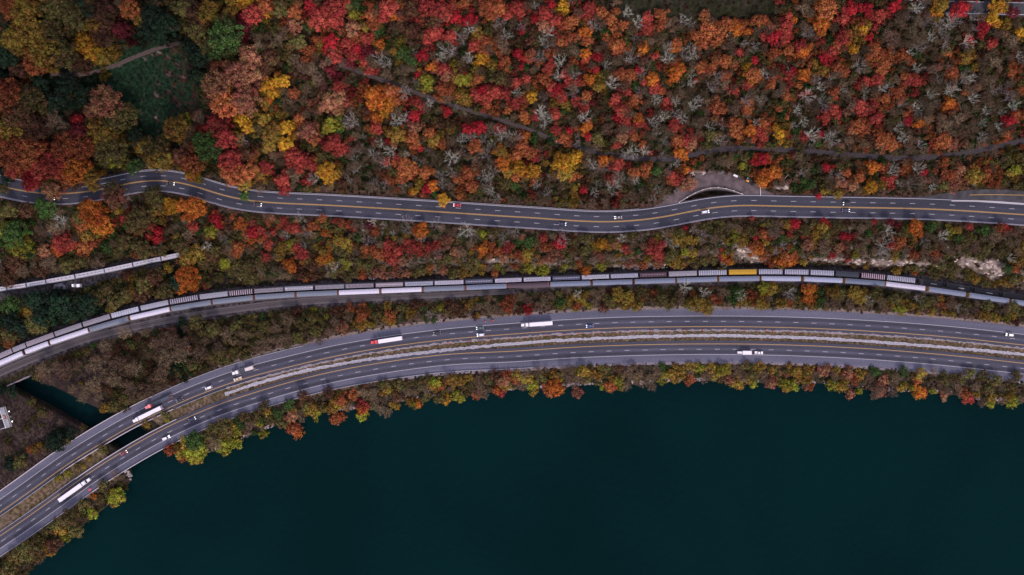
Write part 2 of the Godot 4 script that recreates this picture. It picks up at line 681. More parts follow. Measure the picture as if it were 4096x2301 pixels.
func paint(kind: String) -> StandardMaterial3D:
	if not mats.has("paint" + kind):
		var m := StandardMaterial3D.new()
		m.albedo_color = lin(0.54, 0.52, 0.58) if kind == "white" else lin(0.66, 0.38, 0.09)
		m.roughness = 0.7
		tri(m, noise_tex(31 if kind == "white" else 32, 0.05, 0.72, 1.0), 9.0)
		mats["paint" + kind] = m
	return mats["paint" + kind]


func stripe(road: Node, called: String, pts: Array, off: float, width: float, kind: String) -> void:
	put(called, strip(pts, [off - width / 2, off + width / 2], [], 0.0, 0.02), paint(kind), road)


func dashes(road: Node, called: String, u_start: float, off: float, y: float, pitch: float, u0: float, u1: float) -> void:
	# lane dashes at an even spacing, one mesh each, in step with the dash seen at u_start
	if not mats.has("dash"):
		var bm := BoxMesh.new()
		bm.size = Vector3(3.4, 0.02, 0.24)
		mats["dash"] = bm
	for dir in [1.0, -1.0]:
		var u := u_start
		if dir < 0.0:
			u = step_along(called, u, -pitch, y)
		while u > u0 and u < u1:
			var l := line_of(called, u - 6.0, u + 6.0, y, 12.0)
			var c: Vector3 = (l[0][0] + l[1][0]) / 2.0
			var s: Vector3 = l[0][1]
			var o := put("lane_dash", mats["dash"], paint("white"), road, c + s * off + Vector3.UP * 0.021)
			o.rotation.y = atan2(s.x, s.z)
			u = step_along(called, u, dir * pitch, y)


func step_along(called: String, u: float, metres: float, y: float) -> float:
	return u + metres * F / (CAM - y) / stretch(called, u)


func rail_fence(called: String, label: String, group: String, pts: Array, off: float, width: float, height: float, m: Material, posts := true) -> void:
	# a crash barrier or parapet: a beam on posts, or a solid wall
	var mid: Vector3 = pts[pts.size() / 2][0] + pts[pts.size() / 2][1] * off
	var t := thing(called, label, "barrier", mid, 0.0, group)
	var st := SurfaceTool.new()
	st.begin(Mesh.PRIMITIVE_TRIANGLES)
	st.set_smooth_group(-1)
	var lo := height - 0.32 if posts else -0.02
	for k in pts.size() - 1:
		var c := []
		for q in [pts[k], pts[k + 1]]:
			for s in [off - width / 2, off + width / 2]:
				for y in [lo, height]:
					c.append(q[0] + q[1] * s + Vector3.UP * y - mid)
		for q in [[1, 5, 7, 3], [0, 2, 6, 4], [0, 4, 5, 1], [2, 3, 7, 6]]:
			for x in [0, 1, 2, 0, 2, 3]:
				st.add_vertex(c[q[x]])
	st.generate_normals()
	put("beam" if posts else "wall", st.commit(), m, t)
	if posts:
		var b := Build.new()
		for k in pts.size():
			var p: Vector3 = pts[k][0] + pts[k][1] * (off + 0.18) - mid
			b.box(p + Vector3.UP * (height / 2 - 0.2), Vector3(0.16, height + 0.3, 0.16))
		var po := put("post_row", b.done(), mat(0.28, 0.26, 0.27, 0.8), t)
		po.set_meta("kind", "stuff")


func build_roads() -> void:
	var as_ := asphalt()
	# hill road, four lanes
	var pts := line_of("road", -400, 4500, Y_ROAD)
	var ro: Array = []
	var rc: Array = []
	for q in [[-7.2, 0.075], [-6.2, 0.072], [-4.9, 0.058], [-3.2, 0.072], [-1.7, 0.056], [0.0, 0.07], [1.7, 0.058], [3.2, 0.074], [4.9, 0.06], [6.2, 0.078], [7.2, 0.085]]:
		ro.append(q[0])
		rc.append(grey(q[1]))
	var hill := structure("hill_road", strip(pts, ro, rc, 0.5), as_)
	stripe(hill, "edge_line", pts, -6.45, 0.30, "white")
	stripe(hill, "edge_line", pts, 6.45, 0.30, "white")
	stripe(hill, "centre_line", pts, -0.22, 0.22, "yellow")
	stripe(hill, "centre_line", pts, 0.22, 0.22, "yellow")
	dashes(hill, "road", 2069, -3.25, Y_ROAD, 12.75, -100, 4200)
	dashes(hill, "road", 2069, 3.25, Y_ROAD, 12.75, -100, 4200)
	# highway
	var no := []
	var nc := []
	for q in [[-12.0, 0.165], [-10.5, 0.155], [-7.5, 0.145], [-7.0, 0.10], [-6.0, 0.066], [-5.2, 0.062], [-3.9, 0.105], [-3.2, 0.11], [-2.1, 0.072], [-1.3, 0.07], [-0.4, 0.10], [0.4, 0.085], [2.2, 0.075]]:
		no.append(q[0])
		nc.append(grey(q[1]))
	pts = line_of("north", -400, 4500, Y_HWY)
	var hn := structure("highway_westbound", strip(pts, no, nc, 0.9), as_)
	stripe(hn, "edge_line", pts, -7.2, 0.26, "white")
	stripe(hn, "edge_line", pts, 0.0, 0.27, "yellow")
	dashes(hn, "north", 2244, -3.6, Y_HWY, 12.18, -100, 4200)
	var so := []
	var sc := []
	for k in range(no.size() - 1, -1, -1):
		so.append(-no[k])
		sc.append(nc[k])
	var ps := line_of("south", -400, 4500, Y_HWY)
	var hs := structure("highway_eastbound", strip(ps, so, sc, 0.9), as_)
	stripe(hs, "edge_line", ps, 7.2, 0.26, "white")
	stripe(hs, "edge_line", ps, 0.0, 0.27, "yellow")
	dashes(hs, "south", 2147, 3.6, Y_HWY, 12.18, -100, 4200)
	# pale gravel down the middle of the median, frayed at its edges
	put_frayed("gravel_strip", "gravel", 900, 4400, -5.5, 6.5, Color(0.46, 0.44, 0.50), 0.32, 4.0)
	put_frayed("gravel_verge", "north", 900, 4400, 11.0, 18.0, Color(0.30, 0.26, 0.28), 0.16, 6.0)
	put_frayed("gravel_verge", "south", 1600, 4300, 70.0, 82.0, Color(0.24, 0.21, 0.24), 0.12, 7.0)
	put_frayed("gravel_verge", "north", 900, 4300, -82.0, -69.0, Color(0.24, 0.185, 0.17), 0.12, 7.0)
	# dirt roads on the hill
	put_frayed("dirt_road", "path", 1330, 2200, -8.0, 8.0, Color(0.062, 0.044, 0.044), 0.12, 4.0)
	put_frayed("dirt_road", "path", 2200, 4450, -10.0, 11.0, Color(0.040, 0.031, 0.036), 0.12, 5.0)
	curve("track", [Vector2(150, 292), Vector2(255, 300), Vector2(329, 302), Vector2(398, 287), Vector2(478, 255), Vector2(557, 220), Vector2(637, 188), Vector2(722, 172), Vector2(800, 168)])
	put_frayed("dirt_road", "track", 200, 790, -8.0, 8.0, Color(0.085, 0.056, 0.054), 0.15, 3.0)
	# pull-off beside the hill road, branch road on the right, road at the top right
	put_between("pull_off", 2570, 3096, Color(0.125, 0.092, 0.098), 0)
	put_between("branch_road", 3560, 4450, Color(0.062, 0.058, 0.068), 1)
	curve("upper", [Vector2(3500, 20), Vector2(3830, 30), Vector2(3945, 33), Vector2(4096, 36)])
	put_frayed("upper_road", "upper", 3600, 4450, -30.0, 30.0, Color(0.05, 0.052, 0.066), 0.15, 0.0)
	var up := structure("upper_road_line", px_strip("upper", 3600, 4450, -25.0, -23.0, 0.22), paint("white"))
	up.set_meta("label", "white edge line of the upper road")
	up = structure("upper_road_line", px_strip("upper", 3600, 4450, 22.0, 24.0, 0.22), paint("white"))
	# parapets and crash barriers
	var steel := mat(0.30, 0.29, 0.33, 0.6, 0.2)
	var conc := mat(0.42, 0.38, 0.41)
	rail_fence("guardrail", "long steel guardrail on posts along the river side of the hill road", "guardrails", line_of("road", 880, 4450, Y_ROAD, 16.0), 7.0, 0.26, 0.8, steel)
	rail_fence("guardrail", "steel guardrail on the river side of the hill road at its left bend", "guardrails", line_of("road", -300, 870, Y_ROAD, 16.0), 7.0, 0.26, 0.8, steel)
	rail_fence("guardrail", "low guardrail along the uphill edge of the hill road", "guardrails", line_of("road", 560, 2560, Y_ROAD, 16.0), -7.1, 0.22, 0.75, steel)
	rail_fence("guardrail", "guardrail on the outer shoulder of the westbound highway before the bridge", "guardrails", line_of("north", 640, 1230, Y_HWY, 16.0), -11.7, 0.28, 0.8, steel)
	rail_fence("bridge_parapet", "concrete parapet on the landward edge of the westbound highway bridge", "bridge parapets", line_of("north", -300, 640, Y_HWY, 16.0), -11.8, 0.42, 0.85, conc, false)
	rail_fence("bridge_parapet", "concrete parapet on the median edge of the westbound highway bridge", "bridge parapets", line_of("north", 250, 690, Y_HWY, 16.0), 2.0, 0.42, 0.85, conc, false)
	rail_fence("bridge_parapet", "concrete parapet on the median edge of the eastbound highway bridge", "bridge parapets", line_of("south", 310, 712, Y_HWY, 16.0), -2.0, 0.42, 0.85, conc, false)
	rail_fence("bridge_parapet", "concrete parapet on the river edge of the eastbound highway bridge", "bridge parapets", line_of("south", 330, 770, Y_HWY, 16.0), 11.8, 0.42, 0.85, conc, false)
	rail_fence("guardrail", "guardrail beside the median grass left of the westbound bridge", "guardrails", line_of("north", -300, 250, Y_HWY, 16.0), 2.3, 0.26, 0.8, steel)
	rail_fence("guardrail", "guardrail beside the median grass left of the eastbound bridge", "guardrails", line_of("south", -300, 310, Y_HWY, 16.0), -2.3, 0.26, 0.8, steel)
	rail_fence("guardrail", "guardrail on the river shoulder of the eastbound highway left of the bridge", "guardrails", line_of("south", -300, 330, Y_HWY, 16.0), 11.7, 0.26, 0.8, steel)
	rail_fence("guardrail", "guardrail above the river bank right of the eastbound bridge", "guardrails", line_of("south", 770, 2140, Y_HWY, 16.0), 11.8, 0.26, 0.8, steel)
	rail_fence("guardrail", "guardrail beside the median grass right of the westbound bridge", "guardrails", line_of("north", 700, 1070, Y_HWY, 16.0), 2.3, 0.22, 0.8, steel)
	# bridge piers in the creek
	for d in [["north", 400, "westbound"], ["north", 500, "westbound"], ["south", 470, "eastbound"], ["south", 590, "eastbound"]]:
		var l := line_of(d[0], d[1] - 6.0, d[1] + 6.0, Y_HWY)
		var b := Build.new()
		var c: Vector3 = l[0][0] + l[0][1] * (-4.9 if d[0] == "north" else 4.9)
		var yaw := atan2(l[0][1].x, l[0][1].z)
		b.box(Vector3(0, 0, 0), Vector3(1.1, 7.6, 12.0))
		var side := "left" if d[1] in [400, 470] else "right"
		var t := thing("bridge_pier", "concrete pier in the creek under the %s side of the %s bridge" % [side, d[2]], "bridge pier", Vector3(c.x, 2.2, c.z), yaw, "bridge piers in the creek")
		put("pier_wall", b.done(), conc, t)


func px_strip(called: String, u0: float, u1: float, a: float, b: float, lift: float, rough := 0.0) -> ArrayMesh:
	# a strip that lies on the ground, its edges given in pixels from a curve
	var st := SurfaceTool.new()
	st.begin(Mesh.PRIMITIVE_TRIANGLES)
	var n := int((u1 - u0) / 10.0)
	var cols := 5 if absf(b - a) > 4.0 else 2
	var prev := []
	for k in n + 1:
		var u := lerpf(u0, u1, float(k) / n)
		var s := slope(called, u)
		var l := sqrt(1.0 + s * s)
		var row := []
		for j in cols:
			var o := lerpf(a, b, float(j) / (cols - 1))
			if j == 0 or j == cols - 1:
				o += rough * (noise_c.get_noise_2d(u * 4.0, j * 300.0) + 0.6 * noise_b.get_noise_2d(u * 9.0, j * 99.0))
			row.append(on_ground(u - s / l * o, cv(called, u) + o / l, lift))
		if k:
			for j in cols - 1:
				for q in [prev[j], row[j], row[j + 1], prev[j], row[j + 1], prev[j + 1]]:
					st.add_vertex(q)
		prev = row
	st.index()
	st.generate_normals()
	return st.commit()


func put_frayed(called: String, along: String, u0: float, u1: float, a: float, b: float, c: Color, lift: float, rough: float) -> void:
	var key := "soil %s" % c
	if not mats.has(key):
		var m := StandardMaterial3D.new()
		m.albedo_color = c.linear_to_srgb()
		m.roughness = 1.0
		tri(m, noise_tex(int(c.r * 999.0), 0.045, 0.5, 1.12, 256), 13.0)
		mats[key] = m
	structure(called, px_strip(along, u0, u1, a, b, lift, rough), mats[key])


func put_between(called: String, u0: float, u1: float, c: Color, kind: int) -> void:
	# a paved patch between the outer edge and the hill road, with the pit behind the wall left open
	var st := SurfaceTool.new()
	st.begin(Mesh.PRIMITIVE_TRIANGLES)
	var n := int((u1 - u0) / 8.0)
	var prev := []
	for k in n + 1:
		var u := lerpf(u0, u1, float(k) / n)
		var e := cv("edge", u) + (9.0 if kind == 0 else 5.0) + 4.0 * noise_b.get_noise_2d(u * 5.0, 7.0)
		var r := cv("road", u) - 43.5 * stretch("road", u)
		if kind == 0 and u > 2716.0 and u < 2976.0:
			r = minf(r, cv("wall", u) - 1.0)
		e = minf(e, r)
		var row := []
		for j in 6:
			row.append(at(u, lerpf(e, r, j / 5.0), Y_ROAD - 0.06))
		if k:
			for j in 5:
				for q in [prev[j], row[j], row[j + 1], prev[j], row[j + 1], prev[j + 1]]:
					st.add_vertex(q)
		prev = row
	st.index()
	st.generate_normals()
	var m := StandardMaterial3D.new()
	m.albedo_color = c.linear_to_srgb()
	m.roughness = 1.0
	tri(m, noise_tex(61 + kind, 0.012, 0.6, 1.1, 512, 6), 52.0)
	structure(called, st.commit(), m)
	if kind == 1:
		curve("nose", [Vector2(3760, 803), Vector2(3805, 804), Vector2(3880, 803), Vector2(4000, 808), Vector2(4096, 816)])
		curve("twin", [Vector2(3700, 790), Vector2(3900, 779), Vector2(4060, 780), Vector2(4096, 781)])
		var isl := Build.new()
		var pts := line_of("nose", 3806, 4450, Y_ROAD)
		var t := thing("median_kerb", "pale concrete kerb dividing the branch road from the hill road", "kerb", pts[0][0])
		var st2 := strip(pts, [-0.45, 0.45], [], 0.2, 0.13)
		put("kerb_stone", st2, mat(0.36, 0.34, 0.36), t, -pts[0][0])
		var ln := structure("branch_road_line", strip(line_of("twin", 3880, 4450, Y_ROAD - 0.06), [-0.14, 0.14], [], 0.0, 0.03), paint("yellow"))
		ln.set_meta("label", "yellow line along the branch road")


# ---------------------------------------------------------------- railway
func track(called: String, along: String, u0: float, u1: float, roof: float, sleepers: bool, label: String) -> void:
	# rails (and sleepers where they show); curves of trains were read at roof height
	var y := Y_RAIL + (2.6 if along == "upline" else 0.0) + 0.12
	var pts := []
	for q in line_of(along, u0, u1, y + roof, 14.0):
		pts.append([Vector3(q[0].x, y, q[0].z), q[1]])
	var t := thing(called, label, "railway track", pts[pts.size() / 2][0], 0.0, "railway tracks")
	var steel := mat(0.16, 0.13, 0.13, 0.5, 0.5)
	for s in [-0.74, 0.74]:
		put("rail", strip(pts, [s - 0.08, s + 0.08], [], 0.16, 0.22), steel, t, -t.position)
	var b := Build.new()
	var bal: Array = []
	var gone := 0.0
	for k in pts.size() - 1:
		var a: Vector3 = pts[k][0]
		var c: Vector3 = pts[k + 1][0]
		var l := a.distance_to(c)
		while gone < l:
			if not sleepers and rng.randf() < 0.5:
				gone += 0.62
				continue
			var p := a.lerp(c, gone / l)
			b.box(p - t.position + Vector3.UP * 0.02, Vector3(0.30, 0.16, 2.6), atan2(pts[k][1].x, pts[k][1].z) + rng.randf_range(-0.03, 0.03))
			gone += 0.62 if sleepers else 1.24
		gone -= l
	var so := put("sleeper_row", b.done(), mat(0.035, 0.028, 0.03), t)
	so.set_meta("kind", "stuff")
	for q in pts:
		bal.append(q)
	var m := StandardMaterial3D.new()
	if not mats.has("ballast"):
		m.albedo_color = lin(0.15, 0.13, 0.145)
		m.roughness = 1.0
		tri(m, noise_tex(71, 0.09, 0.45, 1.1, 512, 4), 11.0)
		mats["ballast"] = m
	put("ballast_bed", strip(bal, [-2.3, -1.6, 1.6, 2.3], [], 0.0, 0.0), mats["ballast"], t, -t.position)


func bogie() -> ArrayMesh:
	if not mats.has("bogie"):
		var b := Build.new()
		for x in [-0.9, 0.9]:
			for z in [-0.75, 0.75]:
				b.tube(Vector3(x, 0.45, z - 0.07), Vector3(x, 0.45, z + 0.07), 0.45, 0.45, 10)
		b.box(Vector3(0, 0.6, 1.0), Vector3(2.6, 0.3, 0.2))
		b.box(Vector3(0, 0.6, -1.0), Vector3(2.6, 0.3, 0.2))
		b.box(Vector3(0, 0.75, 0), Vector3(0.5, 0.3, 2.0))
		mats["bogie"] = b.done()
	return mats["bogie"]


func worn(r: float, g: float, b: float, amount := 0.4, metres := 7.0) -> StandardMaterial3D:
	var key := "worn %.3f %.3f %.3f %.2f" % [r, g, b, amount]
	if not mats.has(key):
		var m := StandardMaterial3D.new()
		m.albedo_color = lin(r * 0.72, g * 0.73, b * 0.82)
		m.roughness = 0.75
		if not mats.has("worntex"):
			mats["worntex"] = noise_tex(81, 0.03, 0.72, 1.05, 256)
			mats["worntex2"] = noise_tex(82, 0.05, 0.15, 1.2, 256, 5, FastNoiseLite.TYPE_CELLULAR)
		tri(m, mats["worntex"] if amount < 0.6 else mats["worntex2"], metres)
		mats[key] = m
	return mats[key]


func car_spot(along: String, ua: float, ub: float, roof: float, y: float) -> Array:
	var a := at(ua, cv(along, ua), y + roof)
	var b := at(ub, cv(along, ub), y + roof)
	var c := (a + b) / 2.0
	var d := b - a
	return [Vector3(c.x, y, c.z), -atan2(d.z, d.x), d.length()]


func running_gear(t: Node3D, l: float) -> void:
	var dark := mat(0.03, 0.027, 0.028, 0.7)
	for s in [-1, 1]:
		put("bogie", bogie(), dark, t, Vector3(s * (l / 2 - 2.2), 0.1, 0))
		var key := "coupler"
		if not mats.has(key):
			var b := Build.new()
			b.box(Vector3.ZERO, Vector3(1.1, 0.3, 0.3))
			mats[key] = b.done()
		put("coupler", mats[key], dark, t, Vector3(s * (l / 2 + 0.45), 1.0, 0))


func boxcar(label: String, ua: float, ub: float, body: StandardMaterial3D, roof: StandardMaterial3D, rib: StandardMaterial3D, ribs: int) -> void:
	var s := car_spot("box", ua, ub, 4.7, Y_RAIL + 0.3)
	var t := thing("boxcar", label, "freight car", s[0], s[1], "boxcars of the parked train")
	var l: float = s[2]
	running_gear(t, l)
	var b := Build.new()
	b.box(Vector3(0, 2.75, 0), Vector3(l, 3.5, 3.05))
	b.box(Vector3(0, 0.95, 0), Vector3(l - 0.2, 0.3, 2.6))
	put("body", b.done(), body, t)
	# a shallow ridged roof with an eave
	b = Build.new()
	var h := l / 2
	for z in [1, -1]:
		var e0 := Vector3(-h, 4.52, 1.60 * z)
		var e1 := Vector3(h, 4.52, 1.60 * z)
		var r0 := Vector3(-h, 4.70, 0)
		var r1 := Vector3(h, 4.70, 0)
		if z == 1:
			b.quad(e0, r0, r1, e1)
		else:
			b.quad(e1, r1, r0, e0)
		b.box(Vector3(0, 4.48, 1.56 * z), Vector3(l, 0.12, 0.12))
	b.triangle(Vector3(-h, 4.5, 1.6), Vector3(-h, 4.5, -1.6), Vector3(-h, 4.7, 0))
	b.triangle(Vector3(h, 4.5, -1.6), Vector3(h, 4.5, 1.6), Vector3(h, 4.7, 0))
	var cover := put("roof", b.done(), roof, t)
	if ribs > 0:
		if not mats.has("rib"):
			var rb := Build.new()
			for z in [1, -1]:
				var q := Vector3(0, 4.53, 1.58 * z)
				var w := Vector3(0, 4.71, 0)
				for x in [-0.09, 0.09]:
					var dx := Vector3(x, 0, 0)
					if (x < 0) == (z > 0):
						rb.quad(q + dx, q + dx + Vector3(0, 0.11, 0), w + dx + Vector3(0, 0.11, 0), w + dx)
					else:
						rb.quad(w + dx, w + dx + Vector3(0, 0.11, 0), q + dx + Vector3(0, 0.11, 0), q + dx)
				var dx := Vector3(0.09, 0.11, 0)
				var ex := Vector3(-0.09, 0.11, 0)
				if z == 1:
					rb.quad(q + ex, w + ex, w + dx, q + dx)
				else:
					rb.quad(q + dx, w + dx, w + ex, q + ex)
			mats["rib"] = rb.done()
		for k in ribs:
			put("roof_rib", mats["rib"], rib, cover, Vector3(lerpf(-h + 0.25, h - 0.25, float(k) / (ribs - 1)), 0, 0))
	var side := Build.new()
	side.box(Vector3.ZERO, Vector3(3.2, 3.0, 0.08))
	for z in [-1.56, 1.56]:
		put("door", side.done(), body, t, Vector3(0, 2.7, z))


func hopper(label: String, ua: float, ub: float, body: StandardMaterial3D, top: StandardMaterial3D, hatches: int, hatch: StandardMaterial3D, along := "box", y := Y_RAIL + 0.3, walk: StandardMaterial3D = null) -> void:
	var s := car_spot(along, ua, ub, 4.6, y)
	var t := thing("hopper_car", label, "freight car", s[0], s[1], "covered hopper cars")
	var l: float = s[2]
	var h := l / 2
	running_gear(t, l)
	# rounded flanks, sloping ends
	var b := Build.new()
	var prof := [[1.35, 1.0], [1.52, 1.6], [1.56, 3.4], [1.48, 4.1], [1.25, 4.45]]
	for k in prof.size() - 1:
		for z in [1.0, -1.0]:
			var p: Array = prof[k]
			var q: Array = prof[k + 1]
			var a := Vector3(-h, p[1], p[0] * z)
			var c := Vector3(h, p[1], p[0] * z)
			var d := Vector3(h, q[1], q[0] * z)
			var e := Vector3(-h, q[1], q[0] * z)
			if z > 0:
				b.quad(a, e, d, c)
			else:
				b.quad(c, d, e, a)
	for x in [-h, h]:
		var o := []
		for z in [1.0, -1.0]:
			var pr := prof if z > 0 else prof.duplicate()
			if z < 0:
				pr.reverse()
			for p in pr:
				o.append(Vector3(x, p[1], p[0] * z))
		for k in range(1, o.size() - 1):
			if x > 0:
				b.triangle(o[0], o[k], o[k + 1])
			else:
				b.triangle(o[0], o[k + 1], o[k])
	put("body", b.done(), body, t)
	b = Build.new()
	b.box(Vector3(0, 4.42, 0), Vector3(l - 0.3, 0.14, 2.5))
	var cover := put("roof", b.done(), top, t)
	b = Build.new()
	for z in [-0.78, 0.78]:
		b.box(Vector3(0, 4.58, z), Vector3(l - 0.6, 0.05, 0.42))
	put("walkway", b.done(), walk if walk else body, cover)
	if hatches > 0:
		if not mats.has("hatch"):
			var hb := Build.new()
			hb.tube(Vector3(0, 4.48, 0), Vector3(0, 4.66, 0), 0.42, 0.40, 8)
			mats["hatch"] = hb.done()
		for k in hatches:
			put("hatch", mats["hatch"], hatch, cover, Vector3(lerpf(-h + 1.6, h - 1.6, (k + 0.5) / hatches), 0, 0))


func auto_rack(label: String, ua: float, ub: float, side: StandardMaterial3D, roof: StandardMaterial3D, ends: StandardMaterial3D) -> void:
	var s := car_spot("rack", ua, ub, 5.7, Y_RAIL + 0.3)
	var t := thing("auto_rack", label, "freight car", s[0], s[1], "car-carrier wagons of the passing train")
	var l: float = s[2]
	var h := l / 2
	running_gear(t, l)
	var b := Build.new()
	for z in [-1.5, 1.5]:
		b.box(Vector3(0, 3.1, z), Vector3(l - 0.9, 4.4, 0.1))
	b.box(Vector3(0, 0.95, 0), Vector3(l - 0.1, 0.25, 2.9))
	put("side_panel", b.done(), side, t)
	b = Build.new()
	# arched roof
	var n := 8
	for k in n:
		var a0 := lerpf(-1.0, 1.0, float(k) / n)
		var a1 := lerpf(-1.0, 1.0, float(k + 1) / n)
		var p := Vector3(-h + 0.4, 5.72 - 0.5 * a0 * a0, -1.58 * a0)
		var q := Vector3(-h + 0.4, 5.72 - 0.5 * a1 * a1, -1.58 * a1)
		var w := Vector3(l - 0.8, 0, 0)
		b.quad(p, p + w, q + w, q)
		b.quad(q - Vector3(0, 0.06, 0), q + w - Vector3(0, 0.06, 0), p + w - Vector3(0, 0.06, 0), p - Vector3(0, 0.06, 0))
	put("roof", b.done(), roof, t)
	b = Build.new()
	b.box(Vector3.ZERO, Vector3(0.45, 4.6, 2.86))
	for x in [-h + 0.4, h - 0.4]:
		put("end_door", b.done(), ends, t, Vector3(x, 3.1, 0))
	b = Build.new()
	b.box(Vector3.ZERO, Vector3(1.0, 0.1, 2.7))
	for x in [-h + 0.05, h - 0.05]:
		put("end_platform", b.done(), ends, t, Vector3(x, 1.12, 0))


func build_rail() -> void:
	track("railway_track", "box", -400, 4480, 4.7, false, "railway track under the parked mixed goods train below the cliff")
	track("railway_track", "rack", -400, 4480, 5.7, false, "railway track under the passing car-carrier train")
	track("railway_track", "spur", -400, 2060, 0.0, true, "empty railway track with dark wooden sleepers beside the passing train")
	track("railway_track", "upline", -400, 850, 4.6, false, "railway track under the short train of pale hopper cars at the woods")
	var gr := worn(0.36, 0.34, 0.37)
	var pale := worn(0.55, 0.52, 0.57)
	var white := worn(0.62, 0.58, 0.64)
	var rust := worn(0.46, 0.38, 0.37, 0.8, 6.0)
	var mauve := worn(0.40, 0.34, 0.36)
	var maroon := worn(0.11, 0.045, 0.06)
	var navy := worn(0.05, 0.06, 0.10)
	var bluish := worn(0.26, 0.29, 0.36)
	var bar := mat(0.66, 0.62, 0.70)
	var dark := mat(0.05, 0.05, 0.06)
	var brown := worn(0.09, 0.05, 0.05)
	# parked train, from the left end
	boxcar("grey boxcar at the far left end of the parked train, cut by the picture edge", -66, 46, brown, mauve, gr, 16)
	boxcar("grey-roofed boxcar second from the left end of the parked train", 50, 100, brown, gr, pale, 8)
	boxcar("pinkish grey ribbed boxcar third from the left end of the parked train", 104, 213, brown, mauve, gr, 18)
	boxcar("grey boxcar with stained ribbed roof, fourth from the left end of the parked train", 218, 325, brown, gr, mauve, 18)
	boxcar("grey boxcar with rust-red edges just left of the blue-sided boxcar", 331, 438, worn(0.16, 0.06, 0.06), gr, mauve, 18)
	boxcar("blue-sided boxcar with wide white roof panels, left part of the parked train", 444, 553, worn(0.05, 0.14, 0.22), worn(0.62, 0.62, 0.68), bluish, 12)
	boxcar("boxcar with pale roof rim between the blue-sided and the white-barred boxcar", 562, 671, gr, worn(0.44, 0.45, 0.49), pale, 20)
	boxcar("dark roofed boxcar with twelve white cross bars and white rim", 680, 789, worn(0.22, 0.18, 0.22), worn(0.15, 0.13, 0.17), bar, 13)
	boxcar("light grey boxcar between two boxcars with white cross bars", 798, 909, gr, worn(0.42, 0.42, 0.46), gr, 22)
	boxcar("dark maroon boxcar with thin white cross bars left of the hopper cars", 918, 1008, maroon, worn(0.10, 0.05, 0.07), bar, 11)
	hopper("rust-streaked pale hopper car at the left end of the row of hoppers", 1016, 1132, gr, rust, 8, gr)
	hopper("white hopper car with four dark round hatches", 1138, 1251, bluish, worn(0.66, 0.62, 0.62), 9, mat(0.2, 0.18, 0.2))
	hopper("grey hopper car with a band of dark graffiti along its roof", 1259, 1376, gr, worn(0.5, 0.47, 0.5, 0.8, 4.0), 0, dark)
	hopper("white hopper car with red and rust patches on its roof", 1381, 1494, bluish, worn(0.60, 0.45, 0.45, 0.8, 3.0), 7, worn(0.4, 0.1, 0.1))
	hopper("pinkish hopper car with a red rim and pale hatches", 1502, 1612, worn(0.34, 0.24, 0.26), worn(0.52, 0.45, 0.46), 9, pale)
	hopper("blue-grey hopper car with a row of dark square hatches", 1619, 1732, worn(0.42, 0.43, 0.5), worn(0.46, 0.47, 0.53), 10, mat(0.12, 0.13, 0.17))
	hopper("white hopper car directly left of the dark blue-grey hopper", 1738, 1854, pale, white, 10, gr)
	hopper("dark blue-grey hopper car with pale hatches, left one of the two dark hoppers", 1861, 1971, navy, worn(0.2, 0.21, 0.28), 9, pale)
	hopper("white hopper car right of the first dark blue-grey hopper", 1979, 2087, pale, white, 10, gr)
	hopper("white hopper car left of the second dark blue hopper", 2094, 2203, pale, worn(0.56, 0.53, 0.6), 9, bluish)
	hopper("dark blue hopper car with a pale hatch row, right one of the two dark hoppers", 2210, 2321, navy, worn(0.17, 0.18, 0.26), 9, pale)
	hopper("white hopper car right of the second dark blue hopper", 2327, 2437, pale, worn(0.55, 0.54, 0.6), 10, gr)
	hopper("bluish white hopper car at the right end of the row of hoppers", 2443, 2553, worn(0.4, 0.41, 0.48), worn(0.48, 0.48, 0.56), 9, gr)
	hopper("dark maroon hopper car with a thin pale roof band below the cliff", 2559, 2667, maroon, worn(0.13, 0.07, 0.10), 8, mauve)
	boxcar("light grey boxcar with fine ribs between maroon hopper and white-barred boxcar", 2676, 2788, worn(0.3, 0.17, 0.15), worn(0.44, 0.41, 0.44), gr, 26)
	boxcar("grey boxcar with white cross bars left of the yellow boxcar", 2796, 2906, worn(0.3, 0.2, 0.18), worn(0.27, 0.29, 0.34), bar, 13)
	boxcar("bright yellow boxcar in the parked train", 2917, 3027, worn(0.62, 0.36, 0.03), worn(0.74, 0.42, 0.02), worn(0.66, 0.37, 0.02), 16)
	boxcar("ribbed blue-grey boxcar directly right of the yellow boxcar", 3037, 3130, gr, worn(0.25, 0.27, 0.34), bar, 14)
	boxcar("ribbed blue-grey boxcar second to the right of the yellow boxcar", 3141, 3234, gr, worn(0.25, 0.27, 0.34), bar, 14)
	boxcar("ribbed blue-grey boxcar third to the right of the yellow boxcar", 3244, 3336, gr, worn(0.25, 0.27, 0.34), bar, 14)
	boxcar("dark navy boxcar with a plain dark roof", 3344, 3437, worn(0.03, 0.036, 0.05), worn(0.035, 0.045, 0.065), worn(0.03, 0.04, 0.06), 12)
	boxcar("maroon boxcar with thin pale cross bars, right part of the train", 3448, 3540, worn(0.14, 0.03, 0.06), worn(0.13, 0.04, 0.07), bar, 12)
	boxcar("grey boxcar with a pale grid roof, last boxcar on the right", 3551, 3661, gr, worn(0.2, 0.21, 0.27), bar, 16)
	# empty dark flat cars at the right end
	var side := ["directly right of the last boxcar", "second right of the last boxcar", "third right of the last boxcar", "fourth right of the last boxcar", "at the right picture edge"]
